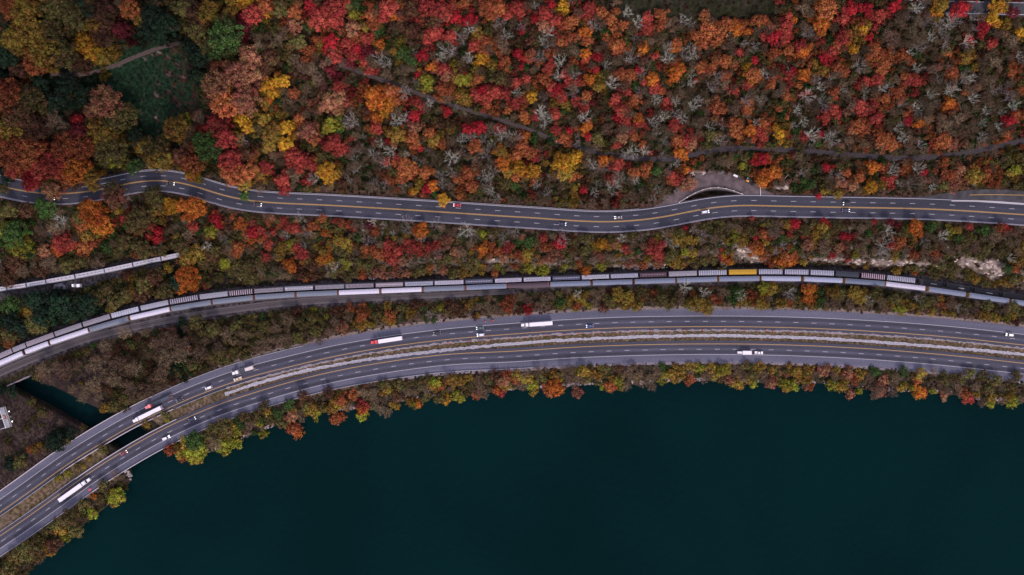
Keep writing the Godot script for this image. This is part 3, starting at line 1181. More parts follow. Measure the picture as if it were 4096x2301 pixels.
	for k in 5:
		var s := car_spot("box", 3672 + k * 112, 3776 + k * 112, 1.6, Y_RAIL + 0.3)
		var t := thing("flat_car", "empty dark flat car %s" % side[k], "freight car", s[0], s[1], "empty flat cars")
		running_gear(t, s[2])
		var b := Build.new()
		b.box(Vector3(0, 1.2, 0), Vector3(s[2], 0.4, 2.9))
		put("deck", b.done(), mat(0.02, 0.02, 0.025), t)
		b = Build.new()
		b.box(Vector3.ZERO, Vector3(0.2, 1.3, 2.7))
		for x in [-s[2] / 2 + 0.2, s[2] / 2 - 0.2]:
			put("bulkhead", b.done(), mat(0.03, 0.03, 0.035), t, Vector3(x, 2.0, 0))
		if k in [0, 1, 2]:
			b = Build.new()
			b.box(Vector3(2.0, 1.5, 0.6), Vector3(4.0, 0.2, 0.5))
			put("stake", b.done(), mat(0.3, 0.3, 0.34), t)
	# passing train of car carriers, from the left end
	var aw := worn(0.86, 0.82, 0.88)
	var ag := worn(0.22, 0.255, 0.30)
	var ab := worn(0.23, 0.275, 0.36)
	var gold := mat(0.34, 0.22, 0.12)
	var red := mat(0.20, 0.10, 0.09)
	var rows := [
		[-200, -90, "w"], [-80, 90, "w"], [97, 193, "w"], [197, 352, "w"], [355, 511, "g"], [518, 678, "w"], [682, 843, "g"], [848, 1011, "g"], [1018, 1178, "g"], [1185, 1349, "g"], [1353, 1518, "w"], [1524, 1688, "w"],
		[1694, 1857, "g"], [1864, 2027, "b"], [2032, 2195, "m"], [2200, 2363, "b"], [2370, 2531, "b"], [2538, 2703, "b"], [2708, 2870, "b"], [2877, 3040, "b"], [3046, 3206, "B"], [3216, 3373, "B"], [3382, 3541, "d"],
		[3544, 3704, "W"], [3717, 3866, "b"], [3879, 4040, "b"], [4049, 4215, "b"]]
	var looks := {"w": "white-roofed", "g": "grey-roofed", "b": "blue-grey", "m": "dark maroon", "B": "pale blue", "d": "dark blue", "W": "bright white"}
	var count := {}
	var total := {}
	for r in rows:
		total[r[2]] = total.get(r[2], 0) + 1
	var ordinal := ["first", "second", "third", "fourth", "fifth", "sixth", "seventh", "eighth", "ninth", "tenth", "eleventh"]
	for r in rows:
		var c: String = r[2]
		var n: int = count.get(c, 0)
		count[c] = n + 1
		var label := "%s car-carrier wagon, only one in the passing train" % looks[c] if total[c] == 1 else "%s car-carrier wagon, %s of its colour from the left" % [looks[c], ordinal[n]]
		var roof: StandardMaterial3D = {"w": aw, "g": ag, "b": ab, "m": worn(0.10, 0.06, 0.075), "B": worn(0.46, 0.50, 0.62), "d": worn(0.17, 0.21, 0.28), "W": worn(0.74, 0.70, 0.76)}[c]
		var flank: StandardMaterial3D = {"w": worn(0.5, 0.5, 0.56), "m": maroon}.get(c, worn(0.40, 0.38, 0.41))
		auto_rack(label, r[0], r[1], flank, roof, gold if r[0] > 2700 or (r[0] > 300 and r[0] < 560) else red)
	# short train of pale hoppers on the upper line
	var cars := [[-110, 24], [27, 101], [105, 181], [183, 296], [300, 415], [417, 528], [531, 641], [644, 754]]
	var where := ["at the left picture edge", "short one, second from the left", "short one, third from the left", "beside the gravel heap", "above the two white cabinets", "third from the right", "next to last before the trees", "half hidden under the trees"]
	for k in cars.size():
		hopper("pale hopper car on the upper line, %s" % where[k], cars[k][0], cars[k][1], worn(0.36, 0.38, 0.41), worn(0.66, 0.62, 0.62) if k % 2 else worn(0.56, 0.57, 0.58), 6, gr, "upline", Y_RAIL + 2.9, worn(0.92, 0.85, 0.86))
	# cabinets, gravel heap beside the upper line
	var w := mat(0.74, 0.74, 0.78, 0.6)
	for d in [[319.5, 1143.0, 2.0, 1.9, "large white equipment cabinet beside the upper railway line"], [298.0, 1142.5, 1.05, 1.7, "small white equipment cabinet left of the large one"]]:
		var p := on_ground(d[0], d[1])
		var t := thing("equipment_cabinet", d[4], "cabinet", p, 0.12, "railway equipment cabinets")
		var b := Build.new()
		b.box(Vector3(0, 1.1, 0), Vector3(d[2], 2.2, d[3]))
		put("housing", b.done(), w, t)
		b = Build.new()
		b.box(Vector3(0, 2.26, 0), Vector3(d[2] + 0.16, 0.12, d[3] + 0.16))
		put("lid", b.done(), w, t)
		b = Build.new()
		b.box(Vector3(0, 0.0, 0), Vector3(d[2] + 0.5, 0.3, d[3] + 0.5))
		put("plinth", b.done(), mat(0.3, 0.28, 0.28), t)
	heap("gravel_heap", "grey gravel heap beside the upper railway line", "gravel heap", on_ground(236, 1150), 4.4, 1.6, mat(0.17, 0.16, 0.2))
	# concrete bridge that carries the tracks over the creek
	var tb := thing("railway_bridge", "concrete railway bridge edge over the creek at the left", "bridge", at(60, deck_line(60), Y_RAIL - 0.5))
	var a := at(-40, deck_line(-40), Y_RAIL - 0.5) - tb.position
	var e := at(118, deck_line(118), Y_RAIL - 0.5) - tb.position
	var yaw := -atan2((e - a).z, (e - a).x)
	var b := Build.new()
	b.box((a + e) / 2.0 + Vector3(0, -0.2, 0), Vector3((e - a).length(), 1.6, 0.7), yaw)
	put("parapet", b.done(), mat(0.19, 0.155, 0.17), tb)
	b = Build.new()
	b.box((a + e) / 2.0 + Vector3(-0.9, -4.4, -1.6), Vector3((e - a).length(), 7.0, 2.2), yaw)
	put("abutment", b.done(), mat(0.16, 0.14, 0.14), tb)


func heap(called: String, label: String, category: String, p: Vector3, r: float, h: float, m: Material) -> void:
	var t := thing(called, label, category, p)
	var b := Build.new()
	var rings := 6
	var n := 16
	var v := []
	for i in rings + 1:
		var row := []
		for k in n:
			var f := float(i) / rings
			var a := TAU * k / n
			var rr := r * f * (1.0 + 0.25 * noise_b.get_noise_2d(cos(a) * 90.0, sin(a) * 90.0 + p.x))
			row.append(Vector3(cos(a) * rr, h * pow(cos(f * PI / 2), 1.2) + 0.25 * noise_c.get_noise_2d(cos(a) * rr * 60.0, sin(a) * rr * 60.0) - (0.4 if i == rings else 0.0), sin(a) * rr * 0.8))
		v.append(row)
	for i in rings:
		for k in n:
			var j := (k + 1) % n
			b.quad(v[i][k], v[i][j], v[i + 1][j], v[i + 1][k])
	put("gravel", b.done(), m, t)


# ---------------------------------------------------------------- vehicles and roadside things
func heading(along: String, u: float, dir: float) -> float:
	var a := at(u - 10.0, cv(along, u - 10.0), Y_HWY)
	var b := at(u + 10.0, cv(along, u + 10.0), Y_HWY)
	var d := (b - a) * dir
	return -atan2(d.z, d.x)


func poly(s: String) -> PackedVector2Array:
	var o := PackedVector2Array()
	for q in s.split(";"):
		var n := q.strip_edges().split(" ")
		o.append(Vector2(float(n[0]), float(n[1])))
	return o


func shared(key: String, maker: Callable) -> Mesh:
	if not mats.has(key):
		mats[key] = maker.call()
	return mats[key]


func wheel(r: float, w: float) -> Mesh:
	return shared("wheel %.2f %.2f" % [r, w], func():
		var b := Build.new()
		b.tube(Vector3(0, 0, -w / 2), Vector3(0, 0, w / 2), r, r, 12)
		return b.done())


func lamp_mesh(w: float) -> Mesh:
	return shared("lamp %.2f" % w, func():
		var b := Build.new()
		b.prism(poly("-0.55 0.10; 0.0 -0.14; 0.06 -0.10; 0.04 0.02; -0.5 0.22"), w / 2, w / 2)
		return b.done())


func paintwork(r: float, g: float, b: float) -> StandardMaterial3D:
	var key := "car %.3f %.3f %.3f" % [r, g, b]
	if not mats.has(key):
		var m := StandardMaterial3D.new()
		m.albedo_color = lin(r, g, b)
		m.roughness = 0.35
		m.clearcoat_enabled = true
		m.clearcoat = 0.6
		m.clearcoat_roughness = 0.1
		mats[key] = m
	return mats[key]


func glass() -> StandardMaterial3D:
	return mat(0.02, 0.022, 0.028, 0.15)


const CAR_LAMP := 1.6


func car(called: String, label: String, category: String, p: Vector3, turn: float, body: StandardMaterial3D, kind: String, lamps := true) -> void:
	var t := thing(called, label, category, p, turn)
	var prof := {
		"sedan": "-2.35 0.35; 2.30 0.30; 2.42 0.55; 2.30 0.78; 1.10 0.98; -1.75 1.02; -2.35 0.95; -2.42 0.6",
		"van": "-2.40 0.35; 2.35 0.32; 2.48 0.62; 2.35 0.95; 1.55 1.12; -2.40 1.12; -2.48 0.7",
		"pickup": "-2.75 0.45; 2.65 0.40; 2.80 0.70; 2.70 1.02; 1.45 1.18; 0.95 1.20; -0.9 1.20; -0.95 0.72; -2.6 0.72; -2.62 1.18; -2.78 1.16; -2.8 0.6",
	}
	var cab := {
		"sedan": "-1.85 0.98; 1.05 0.96; 0.25 1.42; -1.05 1.45",
		"van": "-2.38 1.10; 1.50 1.10; 0.75 1.80; -2.15 1.85",
		"pickup": "-0.85 1.18; 1.42 1.16; 0.65 1.82; -0.70 1.85",
	}
	var roof := {"sedan": "-1.08 1.44; 0.28 1.42; 0.15 1.48; -0.95 1.50", "van": "-2.18 1.84; 0.78 1.80; 0.6 1.88; -2.05 1.92", "pickup": "-0.72 1.84; 0.68 1.81; 0.5 1.89; -0.62 1.92"}
	var hw := {"sedan": 0.92, "van": 0.98, "pickup": 1.0}
	var w: float = hw[kind]
	var shell := put("body", shared("body " + kind, func():
		var b := Build.new()
		b.prism(poly(prof[kind]), w, w - 0.06)
		if kind == "pickup":
			for z in [-0.9, 0.9]:
				b.box(Vector3(-1.75, 0.95, z), Vector3(1.75, 0.5, 0.12))
		return b.done()), body, t)
	put("window_band", shared("cab " + kind, func():
		var b := Build.new()
		b.prism(poly(cab[kind]), w - 0.08, w - 0.30)
		return b.done()), glass(), t)
	put("roof", shared("roof " + kind, func():
		var b := Build.new()
		b.prism(poly(roof[kind]), w - 0.24, w - 0.34)
		return b.done()), body, t)
	for x in [-1.45, 1.45]:
		for z in [-w + 0.08, w - 0.08]:
			put("wheel", wheel(0.34, 0.22), mat(0.02, 0.02, 0.02), t, Vector3(x, 0.34, z))
	var front := {"sedan": 2.36, "van": 2.42, "pickup": 2.74}
	var lm := glow(1.0, 0.95, 0.86, CAR_LAMP) if lamps else mat(0.6, 0.6, 0.6, 0.3)
	for z in [-w + 0.26, w - 0.26]:
		put("headlight", lamp_mesh(0.34), lm, shell, Vector3(front[kind], 0.78 if kind == "sedan" else 0.98, z))
	for z in [-w + 0.2, w - 0.2]:
		put("tail_light", shared("tail", func():
			var b := Build.new()
			b.box(Vector3.ZERO, Vector3(0.12, 0.2, 0.3))
			return b.done()), glow(0.8, 0.03, 0.03, 1.2), shell, Vector3(-front[kind] - 0.06, 0.85, z))


func tractor(t: Node3D, x: float, m: StandardMaterial3D, lamps: bool) -> void:
	# long-nosed tractor unit, nose at x, about 7 m long
	var sub := Vector3(x, 0, 0)
	var hood := put("hood", shared("hood", func():
		var b := Build.new()
		b.prism(poly("-2.3 0.6; 0.0 0.6; 0.08 1.2; -0.15 1.75; -2.3 2.0"), 1.05, 0.86)
		return b.done()), m, t, sub)
	var cabin := put("cab", shared("tractor cab", func():
		var b := Build.new()
		b.prism(poly("-4.9 0.7; -2.2 0.7; -2.2 2.0; -2.75 2.95; -3.3 3.55; -4.9 3.75"), 1.22, 1.12)
		return b.done()), m, t, sub)
	put("windscreen", shared("windscreen", func():
		var b := Build.new()
		b.quad(Vector3(-2.18, 2.03, 1.02), Vector3(-2.73, 2.92, 0.98), Vector3(-2.73, 2.92, -0.98), Vector3(-2.18, 2.03, -1.02))
		return b.done()), glass(), cabin, Vector3(0.02, 0.01, 0))
	put("chassis", shared("chassis", func():
		var b := Build.new()
		b.box(Vector3(-4.4, 0.75, 0), Vector3(5.8, 0.3, 1.0))
		b.tube(Vector3(-4.0, 0.7, 0.9), Vector3(-2.9, 0.7, 0.9), 0.32, 0.32, 8)
		b.tube(Vector3(-4.0, 0.7, -0.9), Vector3(-2.9, 0.7, -0.9), 0.32, 0.32, 8)
		return b.done()), mat(0.06, 0.06, 0.065), t, sub)
	for wx in [-1.2, -5.6, -6.8]:
		for z in [-1.05, 1.05]:
			put("wheel", wheel(0.5, 0.3 if wx > -2.0 else 0.5), mat(0.02, 0.02, 0.02), t, sub + Vector3(wx, 0.5, z))
	for z in [-0.78, 0.78]:
		put("headlight", lamp_mesh(0.34), glow(1.0, 0.95, 0.86, CAR_LAMP) if lamps else mat(0.6, 0.6, 0.6), hood, Vector3(0.02, 1.1, z))


func semi(label: String, p: Vector3, turn: float, cab: StandardMaterial3D, trail: StandardMaterial3D, l: float, lamps: bool, cargo := "box") -> void:
	# the middle of the whole rig stands at p
	var t := thing("semi_truck", label, "truck", p, turn)
	var h := l / 2
	tractor(t, h, cab, lamps)
	var x1 := h - 5.5
	var x0 := -h
	var b := Build.new()
	if cargo == "box":
		b.box(Vector3((x0 + x1) / 2, 2.6, 0), Vector3(x1 - x0, 2.75, 2.6))
		put("trailer", b.done(), trail, t)
		b = Build.new()
		b.box(Vector3((x0 + x1) / 2, 3.99, 0), Vector3(x1 - x0 - 0.06, 0.05, 2.52))
		put("trailer_roof", b.done(), trail, t)
	else:
		b.box(Vector3((x0 + x1) / 2, 1.25, 0), Vector3(x1 - x0, 0.25, 2.55))
		put("deck", b.done(), mat(0.05, 0.055, 0.07), t)
		b = Build.new()
		if cargo == "pale":
			b.box(Vector3(x0 + 3.2, 2.1, 0), Vector3(5.6, 1.4, 2.2))
			b.box(Vector3(x0 + 3.2, 2.85, 0), Vector3(5.2, 0.12, 1.9))
		else:
			b.box(Vector3(x0 + 4.5, 1.7, 0.3), Vector3(6.0, 0.7, 1.6))
		put("cargo", b.done(), trail, t)
		b = Build.new()
		for z in [-1.27, 1.27]:
			b.box(Vector3(x0 + 2.4, 1.4, z), Vector3(4.6, 0.12, 0.1))
		put("side_rail", b.done(), mat(0.4, 0.04, 0.05) if cargo == "dark" else trail, t)
	for wx in [x0 + 1.3, x0 + 2.6]:
		for z in [-1.0, 1.0]:
			put("wheel", wheel(0.5, 0.5), mat(0.02, 0.02, 0.02), t, Vector3(wx, 0.5, z))
	for z in [-1.0, 1.0]:
		put("tail_light", mats["tail"], glow(0.8, 0.03, 0.03, 1.2), t, Vector3(x0 - 0.07, 1.0, z))


func build_vehicles() -> void:
	var spot := func(u: float, v: float, y: float, up := 1.0) -> Vector3:
		var p := at(u, v, y + up)
		p.y = y + 0.02
		return p
	var white := paintwork(0.72, 0.70, 0.72)
	var trail := mat(0.66, 0.64, 0.70, 0.6)
	var black := paintwork(0.012, 0.012, 0.015)
	var navy := paintwork(0.015, 0.025, 0.07)
	# first of all the tail lamp mesh that lorries share
	shared("tail", func():
		var b := Build.new()
		b.box(Vector3.ZERO, Vector3(0.12, 0.2, 0.3))
		return b.done())
	var y := Y_HWY
	semi("red-cabbed semi truck with long white trailer on the westbound highway", spot.call(1545, 1362, y, 2.5), heading("north", 1545, -1), paintwork(0.62, 0.05, 0.06), trail, 21.5, false)
	semi("all white semi truck on the westbound highway near the orange barrels", spot.call(2147, 1297, y, 2.5), heading("north", 2147, -1), white, trail, 21.0, false)
	semi("all white semi truck crossing the westbound highway bridge", spot.call(587, 1659, y, 2.5), heading("north", 587, -1), white, trail, 22.0, false)
	semi("white semi truck with lit headlights on the eastbound highway at the lower left", spot.call(297, 1960, y, 2.5), heading("south", 297, 1), white, trail, 24.0, true)
	semi("flatbed truck with pink-red cab and dark empty deck by the westbound bridge", spot.call(633, 1609, y, 1.5), heading("north", 633, -1), paintwork(0.75, 0.22, 0.22), mat(0.05, 0.07, 0.10), 19.5, false, "dark")
	semi("white-cabbed flatbed truck carrying a pale cargo on the westbound highway", spot.call(972, 1482, y, 1.5), heading("north", 972, -1), white, mat(0.55, 0.48, 0.48), 15.5, false, "pale")
	car("car", "black car alone on the westbound highway right of the red-cabbed truck", "car", spot.call(1747, 1333, y), heading("north", 1747, -1), black, "sedan", false)
	car("car", "dark teal car with bright headlights beside the silver van", "car", spot.call(1919, 1313, y), heading("north", 1919, -1), paintwork(0.06, 0.13, 0.14), "sedan")
	car("van", "silver van with bright headlights below the dark teal car", "van", spot.call(1922, 1340, y), heading("north", 1922, -1), paintwork(0.60, 0.62, 0.72), "van")
	car("car", "blue car with bright headlights right of the white semi truck", "car", spot.call(2359, 1305, y), heading("north", 2359, -1), paintwork(0.05, 0.10, 0.24), "sedan")
	car("van", "bright white van at the right end of the westbound highway", "van", spot.call(4039, 1340, y), heading("north", 4039, -1), paintwork(0.8, 0.78, 0.74), "van")
	car("pickup_truck", "beige pickup below the flatbed truck on the westbound highway", "pickup", spot.call(950, 1517, y), heading("north", 950, -1), paintwork(0.55, 0.48, 0.38), "pickup", false)
	car("van", "white van alone on the westbound highway just right of the bridge", "van", spot.call(834, 1552, y), heading("north", 834, -1), white, "van", false)
	car("car", "black car behind the white truck on the westbound highway bridge", "car", spot.call(717, 1600, y), heading("north", 717, -1), black, "sedan", false)
	car("car", "dark blue car with bright headlights on the eastbound highway right of its bridge", "car", spot.call(768, 1678, y), heading("south", 768, 1), navy, "sedan")
	car("pickup_truck", "white pickup with lit headlights on the eastbound bridge", "pickup", spot.call(664, 1753, y), heading("south", 664, 1), white, "pickup")
	car("car", "dark red car with lit headlights on the eastbound bridge", "car", spot.call(495, 1813, y), heading("south", 495, 1), paintwork(0.22, 0.03, 0.05), "sedan")
	# pickup with a trailer on the right
	car("pickup_truck", "white pickup with bluish hood towing a trailer on the eastbound highway", "pickup", spot.call(3036, 1412, y), heading("south", 3036, 1), white, "pickup", false)
	var t := thing("trailer", "white tapered trailer towed by the white pickup on the eastbound highway", "trailer", spot.call(2982, 1411, y, 1.5), heading("south", 2982, 1))
	var b := Build.new()
	b.prism(poly("-2.0 0.6; 4.0 0.6; 4.2 1.4; 3.9 2.6; -2.0 2.6"), 1.25, 1.2)
	put("box", b.done(), trail, t)
	b = Build.new()
	b.prism(poly("-5.4 0.8; -2.0 0.7; -2.0 1.9; -5.2 1.6"), 0.75, 0.7)
	put("tail_section", b.done(), trail, t)
	b = Build.new()
	b.box(Vector3(5.0, 0.6, 0), Vector3(2.2, 0.14, 0.2))
	put("drawbar", b.done(), mat(0.05, 0.05, 0.05), t)
	for x in [-0.6, 0.6]:
		for z in [-1.1, 1.1]:
			put("wheel", wheel(0.36, 0.24), mat(0.02, 0.02, 0.02), t, Vector3(x, 0.36, z))
	# hill road
	y = Y_ROAD
	car("car", "black car with bluish headlights in the left bend of the hill road", "car", spot.call(682, 734, y), heading("road", 682, 1), black, "sedan")
	car("car", "dark car with lit headlights under the trees at the left end of the hill road", "car", spot.call(203, 794, y), heading("road", 203, 1), black, "sedan")
	car("car", "black car with lit headlights on the hill road right of the left bend", "car", spot.call(1031, 818, y), heading("road", 1031, 1), black, "sedan")
	car("car", "bright red car on the hill road beside the golden tree", "car", spot.call(1828, 821, y), heading("road", 1828, -1), paintwork(0.45, 0.008, 0.035), "sedan")
	car("car", "black car with lit headlights on the river side of the hill road's middle", "car", spot.call(2250, 896, y), heading("road", 2250, 1), navy, "sedan")
	car("car", "grey car with white headlights below the tree branches on the hill road", "car", spot.call(2473, 870, y), heading("road", 2473, -1), paintwork(0.25, 0.25, 0.26), "sedan")
	car("van", "silver white car on the hill road below the walled pull-off", "van", spot.call(2822, 848, y), heading("road", 2822, 1), paintwork(0.62, 0.64, 0.72), "van")
	car("suv", "black car with lit headlights on the uphill side of the hill road, right part", "car", spot.call(3388, 815, y), heading("road", 3388, -1), black, "van")
	car("car", "dark blue car right below the black one on the hill road", "car", spot.call(3385, 842, y), heading("road", 3385, 1), navy, "sedan")


func barrel(label: String, p: Vector3, group := "orange barrels along the median") -> void:
	var t := thing("traffic_barrel", label, "traffic barrel", p, 0.0, group)
	put("drum", shared("drum", func():
		var b := Build.new()
		b.tube(Vector3(0, 0.08, 0), Vector3(0, 1.0, 0), 0.42, 0.34, 10)
		return b.done()), mat(0.80, 0.14, 0.06, 0.6), t)
	put("rubber_base", shared("drum base", func():
		var b := Build.new()
		b.tube(Vector3(0, 0, 0), Vector3(0, 0.1, 0), 0.62, 0.58, 10)
		return b.done()), mat(0.02, 0.02, 0.02), t)
	for h in [0.45, 0.78]:
		put("reflective_band", shared("drum band", func():
			var b := Build.new()
			b.tube(Vector3(0, 0, 0), Vector3(0, 0.12, 0), 0.405, 0.395, 10, false)
			return b.done()), mat(0.75, 0.6, 0.55, 0.4), t, Vector3(0, h, 0))


func build_roadside() -> void:
	var f := 0.5308
	var places := [[1450, 322], [1610, 310], [1760, 297], [1905, 285]]
	var spots := []
	for q in places:
		spots.append([1024 + q[0] * f, 1200 + q[1] * f])
	for q in [[100, 276], [243, 268], [392, 260], [503, 252], [648, 245], [775, 238], [903, 236], [1045, 231], [1170, 229], [1300, 228], [1440, 227], [1593, 228], [1737, 228], [1915, 229]]:
		spots.append([2048 + q[0] * f, 1200 + q[1] * f])
	spots.append([3093, 1325])
	spots.append([3170, 1326])
	var words := ["first", "second", "third", "fourth", "fifth", "sixth", "seventh", "eighth", "ninth", "tenth", "eleventh", "twelfth", "thirteenth", "fourteenth", "fifteenth", "sixteenth", "seventeenth", "eighteenth", "nineteenth", "twentieth"]
	for k in spots.size():
		barrel("orange traffic barrel on the median grass, %s from the left" % words[k], at(spots[k][0], spots[k][1], Y_HWY - 0.1))
	barrel("orange traffic barrel standing alone on the highway's landward shoulder", at(1941, 1287, Y_HWY + 0.02), "orange barrels on the shoulder")
	barrel("orange traffic barrel left of the dark sign board on the shoulder", at(1964.5, 1280, Y_HWY + 0.02), "orange barrels on the shoulder")
	barrel("orange traffic barrel right of the dark sign board on the shoulder", at(1973, 1283, Y_HWY + 0.02), "orange barrels on the shoulder")
	# dark sign board on a trailer between the barrels
	var t := thing("sign_board", "dark portable sign board between two orange barrels on the shoulder", "sign", at(1968, 1281, Y_HWY + 0.02), 0.9)
	var b := Build.new()
	b.box(Vector3(0, 1.6, 0), Vector3(1.9, 1.3, 0.14))
	put("board", b.done(), mat(0.02, 0.02, 0.03), t)
	b = Build.new()
	for x in [-0.6, 0.6]:
		b.box(Vector3(x, 0.5, 0), Vector3(0.09, 1.0, 0.09))
		b.box(Vector3(x, 0.06, 0), Vector3(0.12, 0.12, 1.4))
	put("stand", b.done(), mat(0.5, 0.1, 0.05), t)
	# red sign on the parapet at the lower left, orange sign above the bridge
	for d in [["road_sign", "red and white barrier board leaning at the edge of the eastbound highway", 364.0, 1957.0, 0.55, Vector3(2.2, 0.7, 0.1), mat(0.60, 0.03, 0.05, 0.6)], ["road_sign", "square orange road works sign above the westbound bridge end", 734.0, 1522.0, 0.4, Vector3(1.7, 1.7, 0.08), mat(0.85, 0.12, 0.02, 0.6)]]:
		t = thing(d[0], d[1], "road sign", on_ground(d[2], d[3]), d[4])
		b = Build.new()
		b.box(Vector3.ZERO, d[5])
		var s := put("board", b.done(), d[6], t, Vector3(0, 1.6, 0))
		s.rotation.x = -1.1
		b = Build.new()
		b.box(Vector3(0, 0.8, -0.1), Vector3(0.1, 1.7, 0.1))
		put("post", b.done(), mat(0.3, 0.3, 0.3), t)
	build_billboard()
	build_pulloff()


func build_billboard() -> void:
	# lit billboard, leaning out of the picture: face towards the highway
	var y0 := 15.0
	var a := at(13.0, 1629.0, y0)
	var e := at(40.0, 1709.0, y0)
	var c := (a + e) / 2.0
	var d := (e - a).normalized()
	var yaw := -atan2(d.z, d.x)
	var g := ground(40, 1670)
	var t := thing("billboard", "white floodlit billboard on a post at the left picture edge", "billboard", Vector3(c.x, g, c.z), yaw)
	var h := y0 - g
	var l := (e - a).length()
	var side := 1.0
	if Vector3(-d.z, 0, d.x).x < 0:
		side = -1.0
	# local x runs along the board, local -z or +z looks at the highway
	var zf := -1.0 if Vector3(0, 0, -1).rotated(Vector3.UP, yaw).x > 0 else 1.0
	var b := Build.new()
	b.box(Vector3(0, h + 2.15, 0), Vector3(l, 4.3, 0.25))
	put("panel", b.done(), mat(0.74, 0.74, 0.78, 0.6), t)
	b = Build.new()
	b.box(Vector3(-0.4, h + 2.1, zf * 0.16), Vector3(2.6, 2.4, 0.05))
	put("print_patch", b.done(), mat(0.62, 0.12, 0.03, 0.6), t)
	b = Build.new()
	b.box(Vector3(-0.4, h + 2.7, zf * 0.20), Vector3(1.5, 1.1, 0.04))
	put("print_patch", b.done(), mat(0.78, 0.76, 0.76, 0.6), t)
	b = Build.new()
	b.box(Vector3(0, h + 2.15, -zf * 4.0), Vector3(l, 4.3, 0.2))
	put("back_panel", b.done(), mat(0.10, 0.09, 0.10), t)
	b = Build.new()
	for x in [-l / 2 + 0.5, 0.0, l / 2 - 0.5]:
		b.box(Vector3(x, h + 1.0, -zf * 2.0), Vector3(0.25, 0.25, 4.0))
		b.box(Vector3(x, h + 3.8, -zf * 2.0), Vector3(0.25, 0.25, 4.0))
	put("frame", b.done(), mat(0.5, 0.48, 0.5), t)
	b = Build.new()
	b.tube(Vector3(0, -0.5, -zf * 2.0), Vector3(0, h + 2.0, -zf * 2.0), 0.5, 0.5, 12)
	put("post", b.done(), mat(0.25, 0.24, 0.25), t)
	b = Build.new()
	b.box(Vector3(0, h - 0.2, zf * 0.8), Vector3(l, 0.08, 0.9))
	put("catwalk", b.done(), mat(0.2, 0.2, 0.2), t)
	for x in [-l * 0.22, l * 0.28]:
		b = Build.new()
		b.tube(Vector3(x, h - 0.2, zf * 0.2), Vector3(x, h - 0.3, zf * 2.3), 0.06, 0.06, 6)
		b.box(Vector3(x, h - 0.35, zf * 2.45), Vector3(0.9, 0.12, 0.5))
		put("lamp_arm", b.done(), mat(0.3, 0.3, 0.3), t)
		var sm := SphereMesh.new()
		sm.radius = 0.24
		sm.height = 0.48
		sm.radial_segments = 12
		sm.rings = 8
		put("lamp_bulb", sm, glow(1.0, 0.94, 0.84, 9.0), t, Vector3(x, h, zf * 2.45))
		var o := OmniLight3D.new()
		o.name = "lamp_light"
		o.light_color = Color(1.0, 0.95, 0.88)
		o.light_energy = 2.0
		o.light_size = 0.24
		o.omni_range = 40.0
		o.omni_attenuation = 2.0
		o.shadow_enabled = true
		o.position = Vector3(x, h, zf * 2.45)
		t.add_child(o, true)


